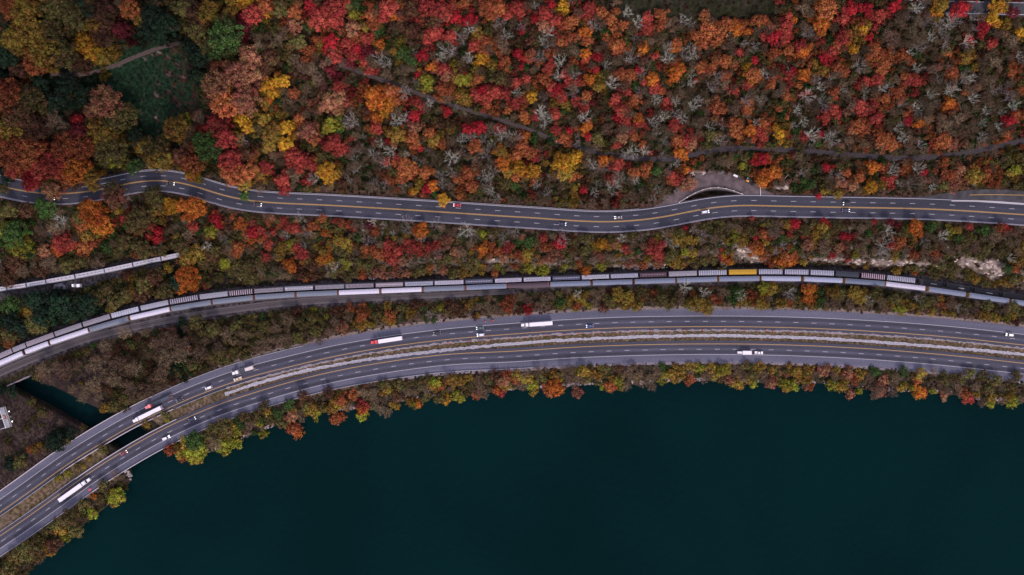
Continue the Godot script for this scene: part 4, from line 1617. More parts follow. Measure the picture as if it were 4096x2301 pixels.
func build_pulloff() -> void:
	# retaining wall round the pit, one mesh per bay of masonry, with a white rail on top
	var mid := at(2850, cv("wall", 2850), Y_ROAD)
	var t := thing("retaining_wall", "curved stone retaining wall with white rail beside the pull-off", "wall", mid)
	var stone := worn(0.17, 0.135, 0.12, 0.3, 3.0)
	var us := []
	for k in 26:
		us.append(lerpf(2716.0, 2976.0, k / 25.0))
	for k in 25:
		var b := Build.new()
		var p := at(us[k], cv("wall", us[k]), Y_ROAD) - mid
		var q := at(us[k + 1], cv("wall", us[k + 1]), Y_ROAD) - mid
		var d := (q - p).normalized()
		var n := Vector3(-d.z, 0, d.x)
		var dn := Vector3(0, -7.4, 0)
		var up := Vector3(0, 0.55, 0)
		var i0 := p + n * 1.3
		var i1 := q + n * 1.3
		b.quad(p + up, q + up, q + up + n * 0.5, p + up + n * 0.5)
		b.quad(p + up + n * 0.5, q + up + n * 0.5, i1 + dn, i0 + dn)
		b.quad(p + dn, q + dn, q + up, p + up)
		put("masonry_bay", b.done(), stone, t)
	var r := Build.new()
	for k in 25:
		var p := at(us[k], cv("wall", us[k]), Y_ROAD + 1.1) - mid
		var q := at(us[k + 1], cv("wall", us[k + 1]), Y_ROAD + 1.1) - mid
		var c := (p + q) / 2.0
		r.box(c, Vector3(p.distance_to(q) + 0.05, 0.22, 0.3), -atan2((q - p).z, (q - p).x))
	put("rail", r.done(), mat(0.40, 0.36, 0.36, 0.6), t)
	for k in range(0, 26, 3):
		var b := Build.new()
		b.box(Vector3(0, 0.5, 0), Vector3(0.5, 1.5, 0.5))
		put("rail_post", b.done(), mat(0.62, 0.58, 0.60, 0.6), t, at(us[k], cv("wall", us[k]), Y_ROAD) - mid)
	# parked machine, slab, gate
	var p := on_ground(2993, 721)
	var mc := thing("loader", "black parked loader with an orange panel at the pull-off", "machine", Vector3(p.x, Y_ROAD, p.z), -0.72)
	var black := mat(0.014, 0.014, 0.016, 0.5)
	var b2 := Build.new()
	b2.prism(poly("-2.3 0.5; 1.6 0.5; 1.9 1.1; 1.5 1.6; -2.2 1.6"), 1.25, 1.15)
	put("body", b2.done(), black, mc)
	b2 = Build.new()
	b2.prism(poly("-2.2 1.6; -0.6 1.6; -0.8 2.6; -2.0 2.7"), 1.0, 0.85)
	put("cab", b2.done(), glass(), mc)
	b2 = Build.new()
	b2.box(Vector3(-0.2, 1.68, 1.0), Vector3(1.9, 0.12, 1.3))
	put("orange_panel", b2.done(), mat(0.60, 0.26, 0.06), mc)
	b2 = Build.new()
	b2.box(Vector3(2.5, 1.0, 0.8), Vector3(2.4, 0.25, 0.3))
	b2.box(Vector3(2.5, 1.0, -0.8), Vector3(2.4, 0.25, 0.3))
	put("boom", b2.done(), black, mc)
	b2 = Build.new()
	b2.prism(poly("3.5 0.2; 4.5 0.2; 4.2 0.5; 3.8 1.3; 3.5 1.3"), 1.25, 1.25)
	put("bucket", b2.done(), black, mc)
	b2 = Build.new()
	b2.box(Vector3.ZERO, Vector3(0.5, 0.1, 0.5))
	put("beacon", b2.done(), mat(0.25, 0.5, 0.6, 0.3), mc, Vector3(-1.4, 2.72, 0))
	for x in [-1.5, 1.2]:
		for z in [-1.3, 1.3]:
			put("wheel", wheel(0.6, 0.45), mat(0.02, 0.02, 0.02), mc, Vector3(x, 0.6, z))
	p = on_ground(2942, 703)
	var sl := thing("concrete_block", "white concrete block beside the pull-off's outer edge", "concrete block", Vector3(p.x, Y_ROAD, p.z), -0.42)
	b2 = Build.new()
	b2.prism(poly("-1.5 0; 1.5 0; 1.4 0.9; -1.4 0.9"), 0.6, 0.4)
	put("block", b2.done(), mat(0.75, 0.73, 0.76), sl)
	p = at(3040, 765, Y_ROAD)
	var ga := thing("gate", "white bar gate closing the right end of the pull-off", "gate", p, 1.62)
	b2 = Build.new()
	b2.box(Vector3(0, 1.0, 0), Vector3(5.2, 0.22, 0.22))
	put("bar", b2.done(), mat(0.75, 0.73, 0.75), ga)
	for x in [-2.6, 2.6]:
		b2 = Build.new()
		b2.box(Vector3(x, 0.55, 0), Vector3(0.3, 1.3, 0.3))
		put("post", b2.done(), mat(0.6, 0.58, 0.6), ga)
	# fallen trunks
	for d in [[3742, 644, 3822, 647, "pale fallen trunk below the dirt road at the right"], [3136, 716, 3154, 698, "short pale fallen trunk in the woods right of the pull-off"]]:
		var a := on_ground(d[0], d[1], 0.5)
		var e := on_ground(d[2], d[3], 0.5)
		var lt := thing("fallen_trunk", d[4], "log", a)
		b2 = Build.new()
		b2.tube(Vector3.ZERO, e - a, 0.22, 0.14, 7)
		put("trunk", b2.done(), mat(0.36, 0.25, 0.21), lt)


# ---------------------------------------------------------------- trees
# Trees read from twelve enlarged views of the photograph: colour letter, place in that view, crown radius.
const VIEWS := [
	["0 0 0.5308", "o 70 50 95; y 190 110 105; y 110 290 90; y 260 240 105; k 390 230 95; y 330 380 120; k 450 400 110; o 270 480 90; k 420 60 100; k 560 120 100; g 640 60 80; m 760 80 90; y 690 170 75; m 800 150 70; o 970 60 70; m 760 250 90; Y 630 320 75; Y 690 380 70; y 760 420 60; m 620 490 70; M 900 210 70; g 1130 100 80; g 1240 180 90; g 1110 230 80; g 1190 280 70; y 1060 150 50; k 1370 50 80; m 1480 100 80; y 1570 90 80; y 1720 110 50; k 1480 230 80; k 1560 330 70; G 1700 270 130; G 1640 360 90; Y 1860 20 60; r 1900 110 90; M 1840 180 70; g 1420 350 60; g 1500 430 70; g 1480 560 60; G 1540 580 50; t 1800 560 130; t 1640 640 110; t 1870 430 110; t 1880 560 100; t 1850 750 130; o 1700 780 110; o 1620 720 60; o 60 720 120; k 220 740 110; k 330 830 60; m 130 860 110; y 60 960 110; m 250 960 110; o 60 1140 130; o 190 1130 120; b 430 910 80; R 580 900 40; M 590 1000 70; o 470 1110 110; o 620 1110 90; r 400 1210 90; r 300 1260 90; R 230 1360 70; r 330 1100 40; r 450 1270 90; O 560 1290 100; y 350 1250 40; r 100 1270 70; t 790 770 115; k 950 860 90; k 870 900 100; y 730 960 80; y 790 1040 100; k 840 1140 110; l 880 1190 70; G 1000 1250 60; g 1010 1010 60; y 1080 1110 60; k 1170 1130 100; y 1200 1200 90; y 1320 960 90; l 1380 900 50; b 1500 880 60; R 1500 970 45; t 1350 1170 60; o 1440 1230 80; G 1570 1100 110; G 1480 1060 50; r 1640 930 100; r 1700 1050 80; Y 1820 900 60; Y 1870 960 60; y 1790 1030 60; w 1840 1050 60; r 1740 1210 90; m 1850 1160 70; o 1760 1320 90; o 1870 1290 90; y 1840 1390 70; Y 1440 1310 60; l 1500 1350 40; y 690 1330 60; o 500 1350 60; y 380 1400 70; g 60 1320 60; g 30 600 60; m 120 510 70; g 40 420 80; g 300 620 60; g 500 620 70; g 600 690 60; g 480 700 70; g 330 710 60; g 400 780 70; g 650 760 50"],
	["1024 0 0.5308", "o 60 40 70; Y 80 110 35; k 190 80 70; k 180 30 60; o 290 90 70; t 300 190 75; R 410 40 60; r 470 150 100; r 590 60 100; r 600 150 80; k 700 40 50; l 735 105 60; o 870 110 65; G 750 30 50; t 730 220 75; y 820 200 50; o 880 180 60; G 920 230 50; o 760 270 60; r 830 290 60; r 1000 60 90; O 1040 120 45; r 960 130 60; m 1100 170 60; m 1180 60 80; m 1170 220 80; r 1290 50 90; r 1390 70 80; r 1440 110 60; R 1500 130 60; R 1610 140 70; o 1730 50 90; o 1830 60 70; o 1570 10 50; r 1900 110 50; w 1850 170 60; w 1600 200 60; w 1870 250 60; m 1330 160 70; r 1350 240 80; r 1290 280 60; m 1240 260 50; y 1670 240 60; o 1720 290 60; w 1560 310 65; w 1460 400 80; w 1400 420 50; w 1500 380 50; r 1470 270 60; r 1640 350 50; o 1710 360 60; Y 1700 440 60; w 1610 420 50; b 1860 350 70; o 1880 460 60; k 1850 590 70; m 1900 600 60; b 20 340 50; m 100 440 80; m 80 500 60; k 130 440 60; k 320 310 70; k 270 320 50; o 400 380 50; b 180 290 60; o 460 300 40; y 480 340 40; R 560 310 75; r 690 320 60; R 770 350 60; M 830 370 60; O 940 330 50; r 720 410 60; r 600 420 70; b 650 470 60; b 560 460 60; b 470 600 70; b 330 500 60; b 430 520 60; m 350 570 40; M 560 520 60; M 700 470 50; r 810 470 50; r 850 530 50; w 950 440 60; w 1000 490 60; y 1040 380 40; G 1120 400 65; G 1170 460 55; l 1100 380 40; w 1190 390 30; R 1250 420 60; O 1330 500 50; b 1130 520 50; R 1230 550 40; r 1410 520 60; t 1440 570 60; l 1280 600 60; l 1300 660 45; y 1510 590 50; l 1550 600 60; R 1560 540 30; y 1600 620 40; o 1660 600 50; o 1400 660 60; o 1440 690 50; r 1660 710 60; r 1740 740 60; R 1700 680 50; y 1560 740 65; o 1520 720 40; r 1800 690 60; r 1880 700 60; o 1740 790 40; o 1900 830 40; r 1240 790 45; R 1440 840 45; R 1190 870 55; M 1150 880 40; w 1320 770 45; w 1130 690 60; w 1500 800 35; w 1190 620 40; w 1040 900 60; w 1130 900 55; Y 150 620 60; Y 70 650 65; Y 130 700 55; Y 210 610 60; y 60 770 50; O 90 760 40; o 290 700 55; b 260 770 50; r 620 650 55; t 570 760 90; t 630 720 60; t 520 800 60; t 600 830 50; O 880 700 80; O 950 760 90; O 870 780 60; Y 960 850 50; O 900 870 50; o 1010 680 70; o 1050 760 50; l 570 940 80; G 620 970 50; l 530 980 45; w 750 920 75; m 820 840 50; y 60 900 60; y 120 990 90; Y 220 960 70; y 100 1080 70; Y 220 1080 70; o 330 900 60; t 390 990 90; o 430 1040 70; o 350 930 50; k 20 960 60; r 590 1070 75; r 640 1120 60; M 500 1060 40; r 910 970 55; y 1060 1010 80; y 1010 1000 50; o 1180 1040 60; o 1200 1090 50; R 990 1070 35; R 1240 1120 30; o 1310 1000 55; y 1340 1060 60; o 1390 1080 50; t 1200 960 60; R 1590 970 50; R 1690 960 60; R 1640 970 40; r 1820 960 45; w 1820 980 50; w 1610 1030 50; w 1730 1060 50; w 1540 1070 50; w 1850 1040 60; w 1910 1010 45; o 1650 1100 70; w 1790 1090 40; w 1550 1140 40; w 1470 1170 70; w 1310 1140 40; w 1745 1180 60; y 1850 1140 55; O 1860 1230 70; y 1900 1290 60; w 950 1090 45; w 1030 1130 60; w 770 1140 50; w 870 1170 60; r 980 1220 40; r 1060 1190 40; o 1140 1270 90; o 1110 1340 60; w 970 1250 45; o 1270 1300 60; w 1240 1210 40; w 1130 1180 35; w 760 1290 50; r 290 1170 80; r 370 1200 60; r 330 1260 60; b 140 1180 50; r 70 1260 70; r 260 1230 50; y 30 1310 60; Y 530 1270 75; Y 540 1330 70; Y 490 1290 40; r 430 1250 50; b 300 1340 60; r 390 1360 50; w 440 1370 50; r 200 1360 70; r 210 1430 60; b 520 1420 50; m 650 1390 60; b 40 1430 50; k 500 1180 50; w 700 1370 40; w 890 1380 55; w 960 1390 50; o 1010 1370 45; w 1400 1310 55; w 1480 1290 50; w 1390 1390 55; o 1590 1300 70; o 1520 1350 50; R 1290 1420 50; O 1330 1400 50; w 1120 1400 40; Y 1190 1440 40; o 1620 1400 60; w 1710 1310 60; w 1760 1350 45; k 1880 1380 60; w 1780 1440 40; b 1650 1200 50; m 1640 1260 50"],
	["2048 0 0.5308", "r 30 50 60; r 60 90 50; R 300 30 40; Y 390 40 60; w 180 40 40; r 250 100 70; r 320 150 60; R 170 140 40; w 70 190 45; R 75 235 35; t 230 180 60; w 260 250 60; r 370 190 40; o 430 170 70; o 470 150 50; r 590 50 60; r 540 100 50; o 430 280 70; o 380 310 50; O 550 240 60; o 570 300 60; w 640 220 45; o 670 90 60; o 750 150 60; o 760 210 40; o 790 80 35; b 780 20 40; w 850 100 50; o 840 190 50; w 930 160 55; r 1020 130 60; r 1020 210 55; o 1120 110 55; o 1110 190 60; b 1180 190 50; w 1270 160 50; w 1340 190 45; w 930 280 50; o 790 340 80; o 740 310 50; b 1050 310 50; w 1150 350 50; O 990 360 50; o 1240 330 60; O 1220 370 40; o 1400 270 60; o 1480 210 90; o 1430 320 70; o 1560 230 90; o 1530 300 70; o 1620 180 60; O 1690 220 60; O 1770 240 40; o 1870 150 60; r 1900 270 40; w 1640 270 35; w 1750 320 40; w 1840 340 45; b 1640 350 50; r 1720 390 40; R 1830 450 40; o 1600 460 65; o 1520 490 45; o 1420 510 55; r 1440 550 40; O 1240 540 70; O 1220 580 50; O 1270 500 45; w 1150 440 55; w 1290 430 55; w 910 450 70; w 860 460 40; r 1070 420 40; R 40 400 50; o 140 400 50; w 170 440 55; R 70 500 35; o 200 470 35; w 380 470 60; O 550 400 55; R 650 430 50; r 560 440 40; w 710 480 45; R 630 520 40; b 460 380 50; w 500 390 30; r 280 500 45; o 820 550 60; o 890 560 55; t 880 600 40; R 950 530 40; w 990 540 45; r 110 590 45; w 340 570 50; o 250 600 60; r 390 560 40; w 460 570 50; r 430 610 50; r 490 620 50; r 300 650 50; R 340 680 50; r 370 720 55; O 590 600 45; y 650 650 50; w 730 630 60; O 1060 600 60; r 1080 670 60; r 990 620 40; r 1090 640 50; o 1050 560 40; w 980 690 55; o 1600 570 50; w 1340 570 40; w 1360 640 50; w 1480 650 65; b 1600 640 55; o 1830 560 70; Y 1780 510 40; r 1780 640 50; w 1900 560 45; w 1760 740 55; w 1870 740 45; r 1680 680 45; w 480 700 60; o 560 720 50; w 60 700 50; w 240 750 45; r 20 620 50; r 30 780 60; Y 150 730 55; o 110 740 40; y 400 780 45; r 480 760 50; R 610 770 30; r 780 740 50; r 870 690 45; o 930 750 60; w 1080 740 50; r 1160 760 40; o 1550 810 80; w 1400 740 50; w 1240 770 45; w 1350 800 50; b 1460 770 50; b 1680 840 60; o 1780 820 60; w 1840 920 40; o 1890 930 50; w 200 850 65; r 170 880 40; r 330 860 50; w 250 930 80; r 330 980 50; o 90 870 50; O 110 910 35; w 540 880 60; r 560 800 40; O 560 960 50; R 580 1030 40; R 430 980 40; o 380 1040 60; o 420 1080 40; o 840 830 60; r 830 830 60; R 800 880 50; r 850 910 50; O 950 890 50; r 960 930 40; w 1040 920 60; w 1140 900 50; w 1280 880 50; r 1210 960 45; w 1480 960 50; w 1590 960 50; o 1680 930 70; o 1690 1000 60; O 1800 980 60; r 1890 1020 50; r 1850 970 40; b 830 980 60; t 830 1030 60; r 790 1090 40; o 920 1030 40; o 980 1090 35; w 910 1130 60; w 1000 1150 50; w 850 1170 50; R 1040 1150 20; w 1150 1050 50; o 1250 1060 60; r 1310 1060 60; t 1350 1080 60; w 1540 1040 40; k 1500 1020 60; O 1270 1150 60; O 1300 1190 40; w 1140 1160 40; w 30 1020 50; O 110 1020 40; w 490 1070 35; k 640 1040 60; l 680 1070 30; o 80 1090 70; o 30 1170 60; o 130 1150 60; r 180 1190 50; Y 60 1270 70; Y 160 1290 70; o 30 1330 50; Y 400 1230 90; Y 470 1200 60; y 400 1300 80; o 440 1320 60; Y 350 1210 50; w 610 1230 60; O 690 1210 55; w 680 1270 50; r 800 1240 60; m 790 1210 40; o 920 1300 55; o 1010 1270 55; o 1000 1310 40; G 1090 1290 50; w 1160 1280 35; r 1200 1320 45; O 1310 1280 40; t 1340 1380 70; t 1300 1400 50; w 820 1350 55; r 1230 1370 40; o 1190 1360 40; w 740 1400 70; r 760 1360 40; w 930 1370 45; R 1880 1200 65; R 1830 1220 40; O 1908 1315 66; O 1893 1372 52; b 1620 1230 60; l 1740 1250 40; k 1760 1190 40; r 160 1370 30; w 200 1400 45; y 470 1420 35; l 470 1410 35; R 540 1430 40; G 20 1400 40; w 340 1350 40; r 1290 1350 30; w 1090 1420 35"],
	["3072 0 0.5308", "o 450 60 100; O 400 190 75; O 420 40 60; r 560 140 60; R 640 70 55; R 760 60 55; r 850 110 60; R 960 40 60; r 580 70 40; r 140 200 60; R 40 290 60; R 90 240 50; O 200 150 35; r 130 270 60; w 300 240 45; b 270 60 60; r 160 110 40; t 30 190 40; O 270 380 60; r 240 350 60; o 160 380 50; o 40 400 55; O 400 130 60; r 480 380 60; r 560 290 70; o 600 260 60; o 520 330 50; R 430 430 55; Y 720 220 45; o 700 240 40; R 770 280 35; Y 650 370 50; o 800 370 60; o 780 420 50; o 850 410 50; b 900 250 60; b 960 290 60; b 930 330 60; w 690 480 65; y 410 530 55; o 530 510 60; o 580 540 50; o 860 520 55; o 900 480 50; O 280 560 60; R 190 530 40; w 170 520 35; o 40 590 45; o 30 640 40; o 240 640 35; r 100 590 30; Y 1280 70 70; o 1250 90 50; y 1310 40 60; R 1450 70 80; r 1500 50 50; r 1390 110 40; Y 1720 60 80; Y 1700 130 60; y 1770 50 60; Y 1730 170 45; M 1850 90 60; R 1620 210 60; r 1640 180 40; R 1520 290 40; r 1680 330 50; w 1130 50 60; w 1050 120 35; w 1180 180 50; w 1400 160 70; w 1300 180 60; w 1360 200 50; w 1550 230 50; w 1480 310 60; w 1240 290 50; w 1340 280 50; w 1130 370 50; w 1320 340 45; w 1080 400 40; o 1360 390 45; o 1060 430 40; y 1500 430 60; o 1450 450 40; w 1700 250 25; Y 1910 240 50; b 1830 320 70; w 1880 420 50; w 1110 510 50; b 1240 530 60; o 1390 530 60; b 1700 470 70; o 1840 540 40; r 1060 600 55; o 1040 580 45; r 1130 600 50; r 740 610 50; r 830 590 60; w 560 660 40; o 500 690 50; w 380 660 45; w 300 710 70; r 280 690 40; o 140 720 45; w 70 700 35; w 460 620 35; w 740 670 35; w 850 670 45; w 910 660 35; o 990 700 60; o 890 740 45; w 1360 690 60; b 1540 680 60; o 1490 690 40; w 1290 600 45; b 1400 620 40; w 1520 590 45; o 1900 680 40; w 1720 680 50; w 1800 750 60; w 1830 800 50; w 1520 740 50; O 1370 770 60; O 1340 800 40; w 1000 800 45; w 1100 800 45; r 700 800 70; r 720 840 50; b 630 800 60; r 500 820 50; r 520 870 40; R 540 920 22; o 80 810 40; w 390 780 60; w 420 810 40; w 200 840 40; o 130 880 35; r 440 890 40; w 260 910 45; o 680 950 70; o 740 970 50; r 810 900 50; w 970 960 45; R 1060 910 45; O 1140 930 45; o 1040 860 30; b 1290 900 60; b 1200 900 50; b 1340 950 60; b 1430 890 60; w 1640 850 50; R 1820 910 55; o 1880 860 35; r 1870 900 40; w 1740 940 40; o 1800 1010 40; Y 90 1010 55; Y 60 960 35; Y 100 1060 35; r 270 1030 45; w 300 1020 70; R 400 1010 32; w 490 1030 75; G 380 1080 40; b 600 1060 50; t 640 970 50; o 880 1050 70; o 930 1090 60; t 850 1090 50; w 1030 1040 50; b 1090 1060 50; o 1330 1060 70; o 1280 1090 50; r 1240 1080 30; t 1400 1080 50; w 1620 1030 50; b 1600 1080 50; O 48 1300 66; R 440 1260 40; w 270 1310 50; o 590 1300 45; w 500 1310 45; O 790 1260 60; o 850 1260 40; w 920 1310 50; r 920 1350 50; o 1010 1290 40; w 1130 1290 55; R 1180 1300 35; o 1380 1320 60; t 1460 1280 50; y 1560 1330 80; o 1640 1300 60; l 1870 1280 50; y 1830 1300 40; o 690 1340 50; t 550 1370 60; t 650 1400 50; Y 780 1410 60; w 1050 1380 55; w 1230 1410 40; G 320 1390 50; G 270 1360 35; b 120 1380 50; b 1170 1370 50; k 1330 1400 50; t 1400 1410 60"],
	["0 640 0.5308", "r 250 175 62; o 470 185 58; m 560 172 55; y 690 185 50; R 330 165 50; k 20 215 45; b 870 225 70; t 390 230 70; G 340 370 70; G 300 330 50; k 70 380 60; m 200 380 60; G 100 560 100; l 160 640 90; l 60 540 70; G 210 680 60; w 450 440 65; b 420 510 60; w 380 560 40; O 700 420 100; O 760 480 70; O 680 360 60; Y 760 510 50; o 620 490 50; y 660 560 60; k 600 430 50; r 450 620 70; O 440 680 40; r 530 630 50; o 620 650 60; o 700 620 40; G 800 650 45; t 320 680 50; k 850 240 80; t 860 280 80; w 960 300 60; k 1150 260 70; k 1180 310 60; k 1060 430 90; k 1010 490 70; y 1170 380 50; Y 1290 350 50; O 1360 340 50; O 1470 350 70; O 1440 410 50; r 940 440 40; R 1190 540 35; R 1180 590 40; r 1110 580 30; k 940 610 60; k 1050 640 70; k 1090 690 60; r 1450 500 40; b 1420 560 50; R 1620 440 45; R 1650 490 35; l 1590 540 50; O 1810 490 65; R 1900 540 60; t 1860 570 40; O 1890 600 45; w 1690 590 40; k 1370 650 70; y 1400 740 70; y 1480 700 70; k 1540 760 60; l 1690 780 40; O 1400 880 85; O 1440 920 50; Y 1400 840 40; o 1800 660 60; O 1790 650 45; w 1560 640 50; k 1610 690 50; m 1590 720 50; b 1730 670 40; k 1870 800 70; k 1830 860 60; k 1900 900 60; m 100 760 70; b 180 830 60; b 380 780 60; m 60 900 60; k 600 760 60; k 500 800 50; m 300 840 50; b 730 780 50; G 1840 270 50; k 1210 680 50; w 1190 660 45; G 60 1090 70; g 250 1060 70; y 220 1140 50; g 350 1050 70; g 430 1100 80; g 520 1150 70; g 330 1180 80; k 240 1230 70; g 170 1260 60; g 80 1220 70; k 60 1320 60; o 60 1380 40; k 300 1240 60; g 660 1080 70; k 720 1040 60; k 800 980 50; k 860 1070 60; g 630 1150 50; y 1000 1000 45; k 940 1010 50; k 1080 940 60; m 1150 880 60; m 1060 1010 60; k 1180 860 50; k 1250 980 60; g 1330 920 60; k 1200 1010 40; g 1370 1230 50; b 1280 1360 80; b 1210 1380 60; t 1230 1320 40; b 1390 1390 60; k 1480 1220 60; m 1100 1300 50; m 950 1300 60; k 1600 1280 60; b 1710 1320 60; l 1700 1385 25; b 1650 1420 60; k 1780 1250 50; b 1850 1320 60; k 1880 1210 40; m 800 1400 60; b 1560 1360 50"],
	["1024 640 0.5308", "t 110 430 40; o 100 450 40; r 30 530 50; o 30 600 40; b 80 430 40; w 340 430 50; w 370 550 55; o 420 500 50; r 290 520 55; r 250 510 40; o 500 440 45; O 520 550 45; o 650 480 50; r 600 460 30; r 740 520 30; r 130 550 30; w 230 580 40; R 200 595 20; y 200 650 55; l 250 630 40; r 90 630 45; r 80 730 50; o 80 650 40; r 340 700 70; r 310 660 50; w 370 640 35; O 250 790 60; O 270 820 45; O 230 770 35; y 620 600 60; y 680 630 70; k 600 640 50; k 640 680 60; O 520 720 60; y 510 690 55; Y 530 760 40; l 690 780 45; l 660 760 35; w 850 620 50; w 900 610 40; r 990 640 55; o 880 680 60; o 820 670 50; r 1060 690 60; r 1170 660 70; r 1140 620 40; r 1040 750 60; o 930 720 60; t 1100 760 50; r 990 700 40; M 850 490 45; w 890 480 40; w 800 500 40; o 900 540 45; w 1120 460 60; w 1120 530 45; O 1250 530 60; O 1260 490 40; O 1240 560 45; w 1350 500 60; w 1250 600 45; w 1600 510 75; w 1610 560 60; b 1480 560 50; t 1450 600 50; l 1710 560 35; k 1800 540 50; w 1850 560 40; r 1310 660 55; b 1340 690 50; w 1380 700 40; b 1550 700 60; k 1450 740 50; t 1500 690 50; O 1710 670 55; o 1770 640 40; r 1890 670 50; o 1830 690 50; t 1870 740 50; k 1590 790 50; l 1820 800 40; y 1700 850 30; o 790 870 45; m 480 790 40; m 420 810 50; b 140 830 50; G 150 850 40; b 40 860 50; b 200 870 50; m 330 870 50; k 580 860 50; w 610 810 45; k 840 800 60; k 740 850 50; k 690 890 50; t 900 850 60; t 960 860 60; t 1050 850 50; t 1130 850 50; o 1310 800 40; k 1250 830 60; t 1400 830 50; k 1500 850 60; y 1560 850 60; k 1640 830 40; o 1800 860 40; k 1480 870 40; r 780 860 30; Y 1410 300 62; l 430 1130 30; l 530 1180 22; o 800 1110 45; o 710 1110 40; b 250 1210 70; b 160 1260 70; k 330 1230 60; k 420 1200 60; k 60 1260 60; b 70 1370 60; b 210 1350 60; k 310 1340 60; k 450 1290 60; b 600 1220 60; b 560 1300 60; t 650 1260 60; b 480 1360 50; o 800 1170 60; y 770 1220 45; y 830 1230 40; Y 800 1250 30; l 880 1240 30; b 700 1190 50; k 900 1170 50; y 990 1100 40; o 1010 1170 55; Y 1030 1220 30; y 980 1190 40; G 1090 1190 40; y 1160 1170 40; b 1230 1180 50; G 1250 1180 30; w 1330 1160 40; l 1390 1110 32; b 1740 1100 60; b 1800 1130 50; o 1890 1090 70; b 1860 1150 50; y 1610 1090 40; m 1480 1100 50; m 1560 1130 40; m 1200 1090 50; m 600 1140 50; m 300 1140 50; k 1100 1110 50"],
	["2048 640 0.5308", "w 30 540 40; t 80 580 40; G 130 620 60; G 60 600 40; r 240 590 40; R 360 630 60; R 370 600 40; o 260 660 50; t 330 690 50; k 450 620 50; w 400 540 50; w 400 610 50; o 60 720 60; y 110 710 60; y 100 740 50; t 290 740 60; t 220 760 40; b 350 760 40; Y 680 630 60; k 560 600 60; w 810 590 40; k 560 680 50; b 650 730 50; r 660 720 40; y 790 660 25; k 740 610 40; r 860 670 50; t 770 640 40; b 870 600 40; k 920 570 50; w 980 580 35; b 1150 560 50; r 1080 690 80; r 1040 660 60; r 1120 640 50; r 1100 730 50; w 1210 640 40; y 1250 600 60; y 1330 600 50; k 1270 550 50; R 1305 515 28; w 1440 560 60; k 1560 530 50; l 1310 690 45; y 1370 700 50; k 1200 720 60; y 1220 770 70; y 1280 780 60; k 1380 780 60; b 1440 690 60; k 1450 760 50; b 1520 600 60; r 1580 730 35; O 1630 750 55; Y 1650 770 30; k 1580 820 40; w 1600 800 35; l 1690 580 50; y 1730 610 50; t 1740 640 30; O 1850 680 60; o 1890 730 50; o 1820 650 50; R 1830 580 30; l 1890 490 20; o 1890 560 50; o 1870 640 40; r 1810 440 25; O 550 830 50; O 560 850 40; l 400 800 30; l 130 810 60; l 240 830 60; l 670 800 50; t 900 770 50; o 990 790 50; t 1100 780 50; b 1700 520 50; k 1780 530 50; b 250 1050 50; b 120 1060 50; R 115 1110 38; R 120 1150 30; b 50 1030 50; G 370 1070 45; l 380 1100 30; y 430 1060 40; o 490 1100 40; l 470 1120 30; y 510 1050 40; w 500 1020 45; l 590 1100 30; b 640 1010 50; b 620 1090 50; t 690 1120 40; k 740 1070 60; y 800 1010 70; y 870 1040 70; y 840 1090 60; o 1070 1010 45; o 1080 1040 35; k 970 990 60; y 940 1100 50; k 1120 1060 70; k 1180 1090 50; w 1300 970 60; b 1270 1000 50; k 1230 1050 50; o 1370 1020 35; w 1420 990 50; y 1460 1100 60; y 1400 1090 80; y 1480 1130 60; k 1420 1050 60; l 1330 1090 40; b 1580 1000 60; o 1560 1060 40; G 1700 1000 60; w 1720 1010 50; y 1720 1070 50; G 1660 1060 50; o 1810 1020 50; o 1850 1060 50; l 1900 960 60; Y 1910 990 40; y 1870 1090 60; b 1620 1100 50"],
